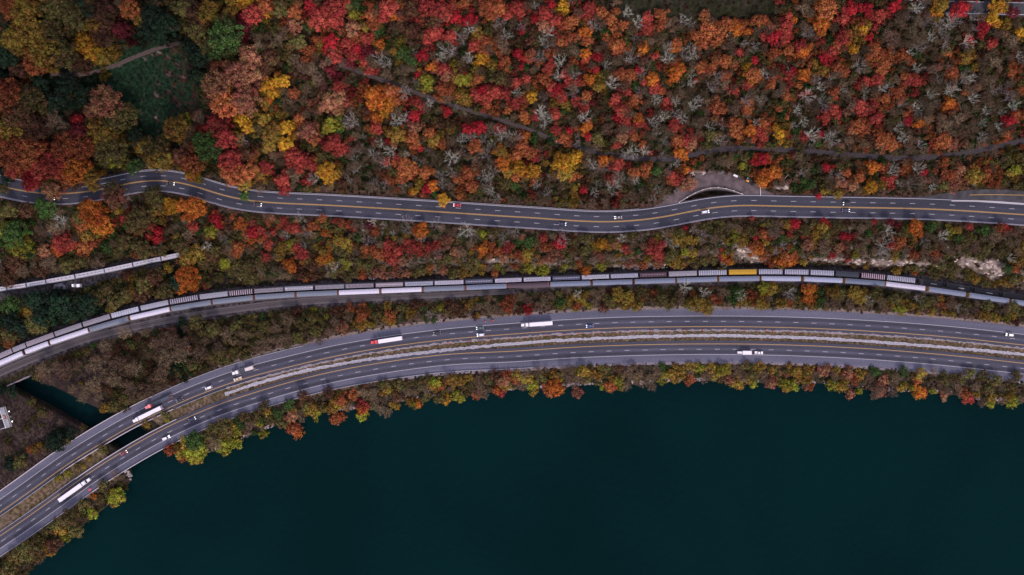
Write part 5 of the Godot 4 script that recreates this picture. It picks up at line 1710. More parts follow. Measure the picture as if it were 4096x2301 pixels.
	["3072 640 0.5308", "R 210 480 50; R 180 470 30; y 150 490 40; R 420 470 45; b 60 540 60; w 60 560 50; r 160 560 30; k 280 530 60; y 410 510 60; k 440 560 50; R 570 570 35; R 610 580 35; R 650 570 25; k 520 500 50; b 700 520 60; G 820 470 20; R 800 465 30; M 920 465 40; O 1120 490 65; O 1130 540 55; O 1090 520 45; w 890 530 50; k 1000 560 50; o 1000 610 60; o 960 660 40; w 870 660 75; r 930 640 40; w 850 700 60; G 1230 500 50; l 1240 480 30; l 1380 540 50; y 1430 530 40; w 1300 580 50; G 1440 590 50; w 1170 610 50; k 1200 650 60; o 1110 720 50; b 1170 690 50; b 1360 690 60; k 1500 600 60; G 1640 530 50; l 1650 540 30; b 1700 590 70; b 1800 560 60; o 1760 510 50; R 1790 510 40; r 1520 500 40; o 1430 520 30; b 1560 640 60; k 1640 680 60; k 1780 680 60; w 1820 730 40; y 1900 760 60; y 1910 700 40; o 150 720 70; O 110 750 70; O 170 760 60; y 100 790 50; o 30 780 50; o 210 720 40; y 270 770 40; R 490 720 35; R 605 750 30; l 660 715 40; t 300 640 60; t 540 660 50; b 400 640 50; w 110 640 40; b 700 690 50; y 330 620 40; o 1260 700 50; b 1250 730 50; y 970 840 45; O 1110 850 30; y 740 800 35; k 650 800 30; k 1270 860 60; k 1380 850 60; y 1560 900 50; k 1500 870 40; G 1800 820 50; k 1320 800 50; k 1870 900 60; y 1780 920 50; k 1650 930 50; o 1870 820 40; y 30 970 60; Y 30 950 45; w 160 990 60; O 310 980 70; O 300 1040 60; y 330 1090 50; G 390 1060 50; y 110 1080 50; o 160 1070 45; l 100 1090 30; k 220 1060 50; b 480 1080 60; y 490 1000 60; y 660 1000 70; y 700 1050 60; k 560 1010 60; b 620 1080 60; w 720 1070 50; k 820 1010 70; b 850 1070 60; y 920 1080 50; l 1000 1130 50; k 960 1050 60; y 1080 1100 40; w 1100 1050 50; k 1180 1080 60; y 1240 1140 40; b 1380 1090 60; w 1420 1130 50; k 1490 1090 60; o 1320 1080 20; y 1390 1160 30; b 1560 1130 60; y 1640 1170 60; y 1710 1190 40; k 1660 1100 60; b 1780 1130 60; l 1800 1190 40; y 1840 1170 40; k 1850 1110 60; k 1910 1150 50; m 1870 1220 40; R 385 275 32; y 530 262 45"],
	["0 1400 0.6225", "b 300 130 60; b 370 100 50; t 300 190 50; k 240 170 40; t 640 80 60; t 590 110 50; b 680 140 50; m 430 130 60; b 620 210 60; m 740 190 60; b 560 250 50; t 470 250 40; t 540 300 50; b 970 240 50; t 960 280 50; t 920 290 40; t 640 300 40; k 790 370 40; y 680 370 40; y 660 380 30; k 740 350 50; k 800 310 50; m 850 250 60; b 1080 50 70; t 1180 30 60; b 1280 20 60; G 1190 90 50; g 1120 110 40; y 1130 130 25; k 1250 100 50; t 1050 20 50; k 1400 40 60; k 1570 30 50; m 1040 150 60; b 860 120 60; m 760 90 60; k 270 400 40; b 330 420 40; g 360 600 60; g 450 530 50; g 330 560 40; k 530 500 30; y 220 640 40; o 190 640 30; k 130 720 50; g 60 740 50; t 250 670 40; b 60 640 50; k 400 580 50; g 80 270 40; l 375 825 28; l 435 795 28; y 540 745 22; k 500 750 30; k 660 640 35; y 940 480 28; k 1060 420 30; l 1075 455 18; b 1010 430 30; y 575 700 20; l 740 950 55; l 760 920 40; y 720 970 40; O 600 940 25; k 640 960 40; l 590 1050 45; k 540 1000 50; k 660 870 40; b 740 800 40; l 420 1200 45; k 360 1130 50; k 440 1080 60; y 380 1150 50; k 300 1170 40; y 180 1240 20; Y 320 1305 28; k 220 1270 60; k 140 1310 60; k 90 1380 50; b 260 1340 40; m 340 1260 50; b 390 1230 40; k 480 1160 50; b 520 1100 40; k 50 1430 50; G 70 1370 30; o 1090 640 45; y 1150 660 40; o 1170 690 40; l 1240 670 60; y 1270 700 40; G 1240 590 60; y 1190 600 45; l 1290 640 50; b 1390 610 50; k 1340 560 50; l 1430 610 50; l 1450 650 40; l 1510 600 45; k 1430 500 60; y 1480 490 45; G 1540 470 50; l 1520 520 40; b 1610 480 50; k 1620 440 40; b 1590 520 40; k 1360 500 40; k 1560 430 40"],
	["1024 1200 0.5308", "l 55 1010 40; G 60 890 50; k 110 900 60; G 170 860 60; y 80 850 40; l 30 920 40; k 20 860 50; t 270 880 60; o 290 970 70; o 250 960 50; O 320 1000 50; o 300 1040 40; k 200 930 50; y 270 830 45; G 250 790 50; b 340 900 40; y 420 830 60; l 450 850 45; k 380 800 50; k 500 800 50; l 455 905 22; y 560 820 60; y 610 800 50; o 640 760 60; y 600 760 50; o 600 900 60; o 640 880 45; b 700 800 60; r 800 790 55; O 800 820 50; l 800 870 50; l 830 860 30; k 880 800 40; b 940 830 60; b 990 850 50; b 900 760 60; o 730 720 50; b 800 700 60; b 880 700 60; y 1040 790 45; Y 1060 800 30; m 1060 720 60; b 1140 690 50; y 1000 680 50; k 960 640 50; k 1080 640 50; b 1100 740 40; l 1200 790 40; y 1160 770 40; O 1220 780 40; k 1270 740 40; b 1290 680 50; y 1340 640 50; l 1350 620 50; o 1390 650 40; k 1250 620 50; k 1390 740 50; Y 1430 750 45; y 1380 740 40; l 1510 720 55; l 1540 740 40; y 1480 610 60; y 1540 610 50; k 1620 640 50; b 1660 700 50; b 1690 660 60; o 1660 720 40; b 1720 710 50; r 1840 690 50; O 1820 680 40; t 1870 610 60; k 1740 600 50; y 1880 650 45; o 1890 570 50; m 1800 570 50; k 1900 620 40; m 350 720 60; k 60 800 50; m 550 700 50"],
	["2048 1200 0.5308", "y 40 570 50; b 100 560 50; y 120 600 50; l 160 640 50; y 160 690 40; b 60 640 50; b 90 660 40; y 320 560 50; O 310 650 70; o 280 690 50; O 350 680 50; o 270 640 45; l 370 600 25; k 220 580 50; b 420 580 60; t 490 690 50; t 480 710 35; b 510 590 60; y 540 540 60; y 600 550 50; k 560 600 40; y 650 570 50; l 680 650 30; o 740 640 50; o 760 660 40; l 800 610 45; l 820 650 40; y 720 660 35; b 860 650 50; b 920 590 50; b 880 540 60; b 1000 620 60; b 1050 650 50; b 950 560 50; b 1060 580 50; l 1130 610 40; l 1140 560 40; G 1130 500 35; y 1190 560 50; b 1090 530 50; y 1250 580 50; o 1340 600 50; y 1270 530 50; b 1350 540 50; l 1410 510 50; y 1340 500 40; G 1400 570 30; b 1450 590 50; b 1480 540 50; y 1500 510 50; l 1590 530 60; y 1540 560 50; t 1640 600 50; y 1690 630 50; y 1720 640 40; b 1740 580 60; b 1700 530 50; l 1820 630 40; y 1780 600 40; k 1820 560 60; b 1880 560 50; y 1860 510 50; b 1900 600 40; k 1770 500 50; b 200 530 50; o 20 600 40; k 700 520 40; m 800 520 40"],
	["3072 1100 0.41457", "t 30 1050 60; t 50 1000 50; y 40 920 50; l 140 1040 60; y 170 1090 50; l 240 1060 65; l 220 1090 40; b 350 1060 60; o 400 1080 50; y 340 1020 60; y 260 930 70; y 380 930 70; b 480 950 60; t 540 920 70; l 610 1060 65; y 690 1080 60; l 720 1060 50; y 750 1090 40; y 660 920 50; t 780 940 70; b 640 990 50; t 790 1150 60; y 740 1020 60; l 880 1120 45; y 890 960 60; o 840 1010 60; G 1050 940 45; b 980 1000 60; b 1050 1130 80; b 1010 1170 50; t 1100 1120 70; b 1200 1140 60; t 1120 1010 60; b 1220 990 70; y 1280 1090 50; o 1440 1010 50; G 1310 930 55; y 1480 950 60; l 1400 1090 40; O 1460 1120 70; O 1500 1150 50; y 1440 1160 50; l 1590 1120 40; k 1700 1000 70; b 1720 1120 60; t 1700 1170 50; b 1800 1060 60; k 1850 1000 60; r 1930 1190 60; o 1900 1150 60; r 1960 1210 40; b 1990 1080 60; y 2020 1160 40; b 2050 1230 60; l 2150 1240 55; y 2160 1190 50; k 2130 1100 70; b 2250 1210 60; l 2350 1230 65; l 2380 1200 50; y 2310 1200 50; k 2200 1020 70; k 2330 1070 70; b 2440 1200 60; k 2400 980 60; k 2080 970 60; b 1600 930 60; k 1950 950 60; b 1850 1150 50"]]

# real leaf colours, linear
const LEAF := {
	"R": Color(0.44, 0.026, 0.036), "M": Color(0.17, 0.022, 0.032), "r": Color(0.42, 0.068, 0.052), "O": Color(0.56, 0.165, 0.030), "o": Color(0.40, 0.120, 0.046), "t": Color(0.36, 0.155, 0.088),
	"Y": Color(0.56, 0.28, 0.028), "y": Color(0.33, 0.21, 0.040), "l": Color(0.30, 0.29, 0.035), "G": Color(0.062, 0.115, 0.030), "g": Color(0.024, 0.052, 0.030), "k": Color(0.15, 0.125, 0.042),
	"m": Color(0.13, 0.062, 0.034), "b": Color(0.222, 0.150, 0.098), "w": Color(0.52, 0.485, 0.44)}
const KIND := {"R": "red_tree", "M": "red_tree", "r": "red_tree", "O": "orange_tree", "o": "orange_tree", "Y": "yellow_tree", "y": "yellow_tree", "l": "yellow_tree", "G": "green_tree", "g": "green_tree", "k": "green_tree", "t": "brown_tree", "m": "brown_tree", "b": "brown_tree", "w": "bare_tree"}
const WORD := {"R": "crimson", "M": "dark crimson", "r": "brick red", "O": "bright orange", "o": "rust orange", "Y": "golden yellow", "y": "dull yellow", "l": "lime yellow", "G": "green", "g": "dark green", "k": "olive green", "t": "pinkish brown", "m": "dark brown", "b": "thin brown", "w": "bare grey"}

var listed := []
var buckets := {}
var crowns := {}
var labels := {}
var per_kind := {}
var extra := {"bush": [], "leafy": [], "bare": [], "thin": []}


func leaf_mat(code: String, level: int, dim: float) -> StandardMaterial3D:
	var key := "leaf %s %d %.2f" % [code, level, dim]
	if not mats.has(key):
		var c: Color = LEAF[code]
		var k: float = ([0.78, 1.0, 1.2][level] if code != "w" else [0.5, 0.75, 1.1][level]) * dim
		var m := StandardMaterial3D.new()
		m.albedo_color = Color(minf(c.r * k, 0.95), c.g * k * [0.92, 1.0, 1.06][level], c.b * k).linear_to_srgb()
		m.vertex_color_use_as_albedo = true
		m.roughness = 0.8
		m.metallic_specular = 0.25
		if code != "w" :
			m.backlight_enabled = true
			m.backlight = Color(0.12, 0.12, 0.12)
		mats[key] = m
	return mats[key]


class Leaves:
	var P := PackedVector3Array()
	var N := PackedVector3Array()
	var C := PackedColorArray()
	func tuft(p: Vector3, out: Vector3, s: float, r: RandomNumberGenerator, shade: float, hue := 0.0) -> void:
		# one leaf spray: a bent pair of faces
		var n := (out + Vector3(r.randf_range(-1, 1), r.randf_range(-0.6, 1), r.randf_range(-1, 1)) * 0.75).normalized()
		var x := n.cross(Vector3(r.randf_range(-1, 1), r.randf_range(-1, 1), r.randf_range(-1, 1))).normalized()
		var z := n.cross(x)
		var l := s * r.randf_range(0.7, 1.35)
		var w := s * r.randf_range(0.5, 0.9)
		var a := p - x * l
		var b := p + z * w + n * s * 0.2
		var c := p + x * l - n * s * 0.25
		var d := p - z * w
		var g := shade * r.randf_range(0.82, 1.12)
		var warm := r.randf_range(-0.06, 0.06) + hue * g * 0.3
		var col := Color(clampf(g + warm, 0, 1), clampf(g * (1.0 - hue) - warm * 0.6, 0, 1), clampf(g, 0, 1))
		var nn := (n + out * 0.8).normalized()
		for q in [a, b, c, a, c, d]:
			P.append(q)
			N.append(nn)
			C.append(col)
	func stick(a: Vector3, b: Vector3, ra: float, rb: float, shade: float) -> void:
		var d := (b - a).normalized()
		var x := d.cross(Vector3.RIGHT if absf(d.x) < 0.8 else Vector3.UP).normalized()
		var z := d.cross(x)
		var col := Color(shade, shade, shade)
		for k in 3:
			var e0 := x * cos(TAU * k / 3) + z * sin(TAU * k / 3)
			var e1 := x * cos(TAU * (k + 1) / 3) + z * sin(TAU * (k + 1) / 3)
			var n := (e0 + e1).normalized()
			for q in [a + e0 * ra, b + e0 * rb, b + e1 * rb, a + e0 * ra, b + e1 * rb, a + e1 * ra]:
				P.append(q)
				N.append(n)
				C.append(col)
	func done() -> ArrayMesh:
		var arr := []
		arr.resize(Mesh.ARRAY_MAX)
		arr[Mesh.ARRAY_VERTEX] = P
		arr[Mesh.ARRAY_NORMAL] = N
		arr[Mesh.ARRAY_COLOR] = C
		var m := ArrayMesh.new()
		m.add_surface_from_arrays(Mesh.PRIMITIVE_TRIANGLES, arr)
		return m


func make_crown(nseed: int, puffs: int, tufts: int, size: float, flat: float, base: float) -> ArrayMesh:
	# crown of radius 1: uneven leaf masses round a dome, gaps between them
	var r := RandomNumberGenerator.new()
	r.seed = nseed
	var L := Leaves.new()
	for k in puffs:
		var a := k * 2.39996 + r.randf_range(-0.4, 0.4)
		var d := sqrt((k + 0.3) / puffs) * r.randf_range(0.62, 1.0)
		var h := base + flat * sqrt(maxf(0.05, 1.0 - d * d)) * r.randf_range(0.55, 1.0)
		if k % 4 == 3:
			h -= flat * r.randf_range(0.25, 0.6)
		var c := Vector3(cos(a) * d, h, sin(a) * d)
		var pr := r.randf_range(0.16, 0.34) * (1.0 if puffs < 20 else 0.84 if puffs < 40 else 0.62)
		var shade := r.randf_range(0.46, 0.96)
		var hue := r.randf_range(-0.2, 0.2)
		for q in int(tufts * clampf(pr / 0.2, 0.7, 1.5)):
			var o := Vector3(r.randfn(), absf(r.randfn()) * 0.9 - 0.25, r.randfn()).normalized()
			var far := r.randf_range(0.62, 1.08)
			if r.randf() < 0.2:
				far = r.randf_range(1.1, 1.7)
			L.tuft(c + o * pr * far * Vector3(1, 0.8, 1), o, size, r, shade, hue)
	# a loose inner and lower fill
	for q in tufts:
		var a := r.randf() * TAU
		var d := sqrt(r.randf()) * 0.8
		L.tuft(Vector3(cos(a) * d, base + flat * r.randf_range(-0.25, 0.35), sin(a) * d), Vector3.UP, size * 1.2, r, r.randf_range(0.45, 0.7))
	return L.done()


func make_limbs(nseed: int, main: int, subs: int, twigs: int, thick: float, lean: float) -> ArrayMesh:
	# leafless tree of crown radius 1, about 2 tall
	var r := RandomNumberGenerator.new()
	r.seed = nseed
	var L := Leaves.new()
	var lean_v := Vector3(r.randf_range(-1, 1), 0, r.randf_range(-1, 1)) * lean
	var fork := Vector3(lean_v.x * 0.5, 0.85, lean_v.z * 0.5)
	L.stick(Vector3(0, -0.1, 0), fork, 0.055 * thick + 0.02, 0.045 * thick + 0.015, 0.75)
	for k in main:
		var a := TAU * k / main + r.randf_range(-0.45, 0.45)
		var rad := r.randf_range(0.55, 0.95)
		var tip := fork + Vector3(cos(a) * rad, r.randf_range(0.45, 1.15) , sin(a) * rad) + lean_v * 0.5
		var mid := fork.lerp(tip, 0.5) + Vector3(r.randf_range(-0.1, 0.1), 0.1 + r.randf_range(-0.05, 0.1), r.randf_range(-0.1, 0.1))
		var w := 0.036 * thick * r.randf_range(0.8, 1.2)
		L.stick(fork, mid, w * 1.25, w * 0.9, r.randf_range(0.75, 0.95))
		L.stick(mid, tip, w * 0.9, w * 0.4, r.randf_range(0.8, 1.0))
		for q in subs:
			var t := r.randf_range(0.25, 0.95)
			var s := fork.lerp(mid, t * 2.0) if t < 0.5 else mid.lerp(tip, t * 2.0 - 1.0)
			var dir := ((tip - fork).normalized() + Vector3(r.randfn(), r.randf_range(-0.1, 0.8), r.randfn()) * 0.55).normalized()
			var e := s + dir * r.randf_range(0.22, 0.5)
			L.stick(s, e, w * 0.6, w * 0.3, r.randf_range(0.78, 1.0))
			for j in twigs:
				var g := s.lerp(e, r.randf_range(0.3, 1.0))
				var td := (dir + Vector3(r.randfn(), r.randf_range(-0.2, 0.7), r.randfn()) * 0.7).normalized()
				L.stick(g, g + td * r.randf_range(0.12, 0.32), w * 0.36, w * 0.2, r.randf_range(0.7, 1.0))
	return L.done()


func add_thin_leaves(nseed: int) -> ArrayMesh:
	# the airy crowns that are half bare: many fine sprays, sparsely set
	var r := RandomNumberGenerator.new()
	r.seed = nseed
	var L := Leaves.new()
	for k in 9:
		var a := k * 2.39996
		var d := sqrt((k + 0.3) / 9.0) * 0.72
		var c := Vector3(cos(a) * d, 1.15 + 0.55 * sqrt(1.0 - d * d), sin(a) * d)
		var fork := Vector3(0, 0.8, 0)
		L.stick(fork, c, 0.025, 0.012, 0.8)
		for q in 7:
			var e := c + Vector3(r.randfn(), r.randf_range(-0.1, 0.9), r.randfn()) * 0.2
			L.stick(fork.lerp(c, r.randf_range(0.5, 1.0)), e, 0.012, 0.006, 0.95)
		var shade := r.randf_range(0.6, 0.9)
		for q in 46:
			var o := Vector3(r.randfn(), absf(r.randfn()) * 0.8 - 0.1, r.randfn()).normalized()
			L.tuft(c + o * r.randf_range(0.12, 0.34), o, 0.045, r, shade)
	return L.done()


func make_trunk() -> ArrayMesh:
	var b := Build.new()
	b.tube(Vector3(0, -0.15, 0), Vector3(0.02, 0.9, 0.01), 0.075, 0.05, 7, false)
	b.tube(Vector3(0.02, 0.9, 0.01), Vector3(0.25, 1.4, 0.1), 0.045, 0.02, 5, false)
	b.tube(Vector3(0.02, 0.9, 0.01), Vector3(-0.2, 1.45, 0.2), 0.045, 0.02, 5, false)
	b.tube(Vector3(0.02, 0.9, 0.01), Vector3(0.0, 1.5, -0.25), 0.045, 0.02, 5, false)
	return b.done()


func make_crowns() -> void:
	crowns["leafy"] = []
	crowns["big"] = []
	crowns["bush"] = []
	crowns["bare"] = []
	crowns["thin"] = []
	crowns["cover"] = []
	for k in 6:
		crowns["leafy"].append(make_crown(100 + k, 30, 56, 0.066, 0.72, 0.95))
	for k in 4:
		crowns["big"].append(make_crown(200 + k, 60, 62, 0.046, 0.72, 0.95))
	for k in 4:
		crowns["bush"].append(make_crown(300 + k, 16, 40, 0.085, 0.6, 0.35))
	for k in 8:
		crowns["bare"].append(make_limbs(400 + k, 9, 6, 6, 0.29, 0.35))
	for k in 4:
		crowns["thin"].append(add_thin_leaves(500 + k))
	for k in 4:
		crowns["cover"].append(make_crown(600 + k, 5, 26, 0.16, 0.5, 0.1))
	mats["trunk"] = make_trunk()


func parse_trees() -> void:
	for view in VIEWS:
		var o: PackedStringArray = view[0].split(" ")
		var ox := float(o[0])
		var oy := float(o[1])
		var f := float(o[2])
		for q in view[1].split(";"):
			var n: PackedStringArray = q.strip_edges().split(" ")
			var t := {"c": n[0], "u": ox + float(n[1]) * f, "v": oy + float(n[2]) * f, "r": float(n[3]) * f}
			listed.append(t)
			var key := Vector2i(int(t.u / 64.0), int(t.v / 64.0))
			if not buckets.has(key):
				buckets[key] = []
			buckets[key].append(t)


func near(u: float, v: float, reach: int) -> Array:
	var o := []
	var k := Vector2i(int(floor(u / 64.0)), int(floor(v / 64.0)))
	for j in range(-reach, reach + 1):
		for i in range(-reach, reach + 1):
			o.append_array(buckets.get(k + Vector2i(i, j), []))
	return o


func region(u: float, v: float) -> String:
	if v > cv("south", u) + 40.0:
		return "on the river bank"
	if v > cv("north", u) + 10.0:
		return "in the highway median"
	if v > cv("spur", u) + 20.0:
		return "between railway and highway"
	if u < 1000.0 and v > cv("upline", u):
		return "between the two railways"
	if v > cv("road", u):
		return "between road and railway"
	if u > 1350.0 and v < cv("path", u):
		return "above the dirt road"
	if u < 900.0:
		return "in the wooded hollow"
	return "above the hill road"


func said(x: float) -> String:
	var n := clampi(int(x), 0, 99)
	var ones := ["zero", "one", "two", "three", "four", "five", "six", "seven", "eight", "nine", "ten", "eleven", "twelve", "thirteen", "fourteen", "fifteen", "sixteen", "seventeen", "eighteen", "nineteen"]
	if n < 20:
		return ones[n]
	var tens: String = ["twenty", "thirty", "forty", "fifty", "sixty", "seventy", "eighty", "ninety"][n / 10 - 2]
	return tens if n % 10 == 0 else tens + "-" + ones[n % 10]


func plant(t: Dictionary) -> void:
	var c: String = t.c
	var y0 := ground(t.u, t.v)
	var s: float = t.r * (CAM - y0 - 8.0) / F
	var strip_bush: bool = t.v > cv("spur", t.u) + 15.0 and s < 5.2
	if c == "w":
		s = clampf(s * 0.95, 2.4, 6.0)
	elif not strip_bush:
		s *= 1.12 if t.u < 950.0 else 0.86 if t.v < cv("road", t.u) else 0.82
	var up := s * (0.6 if strip_bush else 1.35)
	var p := foot(t.u, t.v, up)
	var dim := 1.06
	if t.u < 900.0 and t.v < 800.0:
		dim = 0.52  # valley shade and corner darkening are painted into the hollow's leaf colours
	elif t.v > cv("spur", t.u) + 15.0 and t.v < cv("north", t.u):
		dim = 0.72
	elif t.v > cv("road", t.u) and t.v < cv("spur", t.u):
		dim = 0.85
	if t.u < 1050.0 and t.v > 1290.0 and t.v < cv("north", t.u) and c in ["t", "m"]:
		c = "b"
	var kind: String = KIND[c]
	var category := kind.replace("_", " ")
	if strip_bush and c != "w":
		kind = "shrub"
		category = "shrub"
	per_kind[kind] = per_kind.get(kind, 0) + 1
	if per_kind[kind] > 300:
		var form := "bare" if c == "w" else "thin" if c == "b" else "bush" if strip_bush else "leafy"
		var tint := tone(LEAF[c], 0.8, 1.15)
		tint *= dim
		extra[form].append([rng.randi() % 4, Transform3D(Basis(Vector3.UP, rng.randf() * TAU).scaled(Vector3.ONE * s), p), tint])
		return
	var size := "large" if s > 6.8 else "small" if s < 3.9 else "medium"
	var mate := ""
	var best := 1e9
	for q in near(t.u, t.v, 1):
		if q.c == c or q.c == "w":
			continue
		var d := Vector2(q.u - t.u, q.v - t.v).length()
		if d < best:
			best = d
			mate = q.c
	var label := ""
	for half in ["", " and a half"]:
		label = "%s%s %s %s, %s%s percent across and %s down" % [size + " " if half == "" else "", WORD[c], "shrub" if kind == "shrub" else "tree", region(t.u, t.v), said(t.u / 40.96), half, said(t.v / 23.01)]
		if not labels.has(label):
			break
	labels[label] = true
	var o := thing(kind, label, category, p, rng.randf() * TAU, "autumn woodland on the bluff" if kind != "shrub" else "shrubs along the railway and river")
	o.scale = Vector3(s, s * rng.randf_range(0.9, 1.15), s)
	var lvl := rng.randi() % 3
	if c == "w":
		var bm := put("limbs", crowns["bare"][rng.randi() % 8], leaf_mat("w", lvl, 1.0), o)
		bm.rotation.y = rng.randf()
		return
	var bark := mat(0.10, 0.08, 0.075)
	if strip_bush:
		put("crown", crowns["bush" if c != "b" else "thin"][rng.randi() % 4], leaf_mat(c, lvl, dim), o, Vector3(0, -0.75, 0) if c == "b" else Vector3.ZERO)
		return
	put("trunk", mats["trunk"], bark, o)
	if not strip_bush:
		# smaller crowns that crowd round it
		for k in 3:
			var a := rng.randf() * TAU
			var d: float = t.r * rng.randf_range(0.55, 1.15)
			var x: float = t.u + cos(a) * d
			var y: float = t.v + sin(a) * d
			if not growable(x, y, 6.0) or pow((x - 600.0) / 170.0, 2.0) + pow((y - 350.0) / 150.0, 2.0) < 1.0:
				continue
			var hood: Color = LEAF[c]
			if mate != "":
				hood = hood.lerp(LEAF[mate], rng.randf_range(0.0, 0.6))
			var f := s * rng.randf_range(0.36, 0.66)
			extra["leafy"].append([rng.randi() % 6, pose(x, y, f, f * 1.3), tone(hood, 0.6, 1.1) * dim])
	if c == "b":
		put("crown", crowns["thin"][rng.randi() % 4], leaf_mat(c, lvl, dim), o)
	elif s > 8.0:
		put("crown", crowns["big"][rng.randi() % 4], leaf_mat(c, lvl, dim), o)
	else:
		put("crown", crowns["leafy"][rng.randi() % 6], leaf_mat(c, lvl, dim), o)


# 0 where nothing may grow, else how tall growth may be
func growable(u: float, v: float, margin: float) -> bool:
	var rd := cv("road", u)
	var sr := stretch("road", u)
	if v < rd + 30.0:
		if v > rd - (50.0 + margin) * sr and v < rd + (50.0 + margin) * sr:
			return false
		if u > 2520.0 and v > cv("edge", u) - margin:
			return u > 2716.0 and u < 2976.0 and v > cv("wall", u) + 14.0 and v < rd - 56.0
		if u > 1300.0 and absf(v - cv("path", u)) < (9.0 + margin * 0.6) * stretch("path", u):
			return false
		if u < 800.0 and u > 200.0 and absf(v - cv("track", u)) < 9.0 + margin:
			return false
		if u > 3790.0 and absf(v - cv("upper", u)) < 30.0 + margin:
			return false
		return true
	if v < rd + (50.0 + margin) * sr:
		return false
	var left := 1.0 - smoothstep(720.0, 1000.0, u)
	if u < 830.0 and v > cv("upline", u) - 24.0 - margin and v < cv("upline", u) + 44.0 * (1.0 if u < 420.0 else 0.7) + margin * 0.4:
		return false
	var rail_s := cv("spur", u) + 27.0 * stretch("spur", u)
	if u > 1700.0:
		rail_s = lerpf(rail_s, cv("rack", u) + 23.0, smoothstep(1700.0, 2300.0, u))
	if v > cv("box", u) - 24.0 - margin and v < rail_s + margin * 0.5:
		return false
	var nt := cv("north", u) - 73.0 * stretch("north", u)
	var sb := cv("south", u) + 74.0 * stretch("south", u)
	if v > nt - margin * 0.6 and v < sb + margin * 0.6:
		return false
	if v > cv("shore", u) + 2.0:
		return false
	if creek(u, v) < 16.0 + margin * 0.4:
		return false
	if u < 70.0 and v > 1600.0 and v < 1740.0:
		return false
	return true


func grow(called: String, label: String, meshes: Array, items: Array, code: String) -> void:
	# all of what nobody could count: one object, with a MultiMesh per shape
	var root := Node3D.new()
	root.name = numbered(called)
	root.set_meta("kind", "stuff")
	root.set_meta("label", label)
	add_child(root)
	for k in meshes.size():
		var mine := []
		for q in items:
			if q[0] == k:
				mine.append(q)
		if mine.is_empty():
			continue
		var mm := MultiMesh.new()
		mm.transform_format = MultiMesh.TRANSFORM_3D
		mm.use_colors = true
		mm.mesh = meshes[k]
		mm.instance_count = mine.size()
		for j in mine.size():
			mm.set_instance_transform(j, mine[j][1])
			mm.set_instance_color(j, mine[j][2])
		var m := MultiMeshInstance3D.new()
		m.multimesh = mm
		m.name = "growth" if called != "boulders" else "stones"
		m.material_override = leaf_white()
		m.set_meta("kind", "stuff")
		root.add_child(m, true)


func leaf_white() -> StandardMaterial3D:
	if not mats.has("leaf white"):
		var m := StandardMaterial3D.new()
		m.albedo_color = Color.WHITE
		m.vertex_color_use_as_albedo = true
		m.roughness = 0.85
		m.metallic_specular = 0.2
		mats["leaf white"] = m
	return mats["leaf white"]


func pose(u: float, v: float, s: float, up: float) -> Transform3D:
	var p := foot(u, v, up)
	return Transform3D(Basis(Vector3.UP, rng.randf() * TAU).scaled(Vector3(s, s * rng.randf_range(0.8, 1.2), s)), p)


func tone(c: Color, lo := 0.7, hi := 1.25) -> Color:
	var k := rng.randf_range(lo, hi)
	return Color(minf(c.r * k, 1.0), minf(c.g * k * rng.randf_range(0.9, 1.1), 1.0), minf(c.b * k, 1.0))


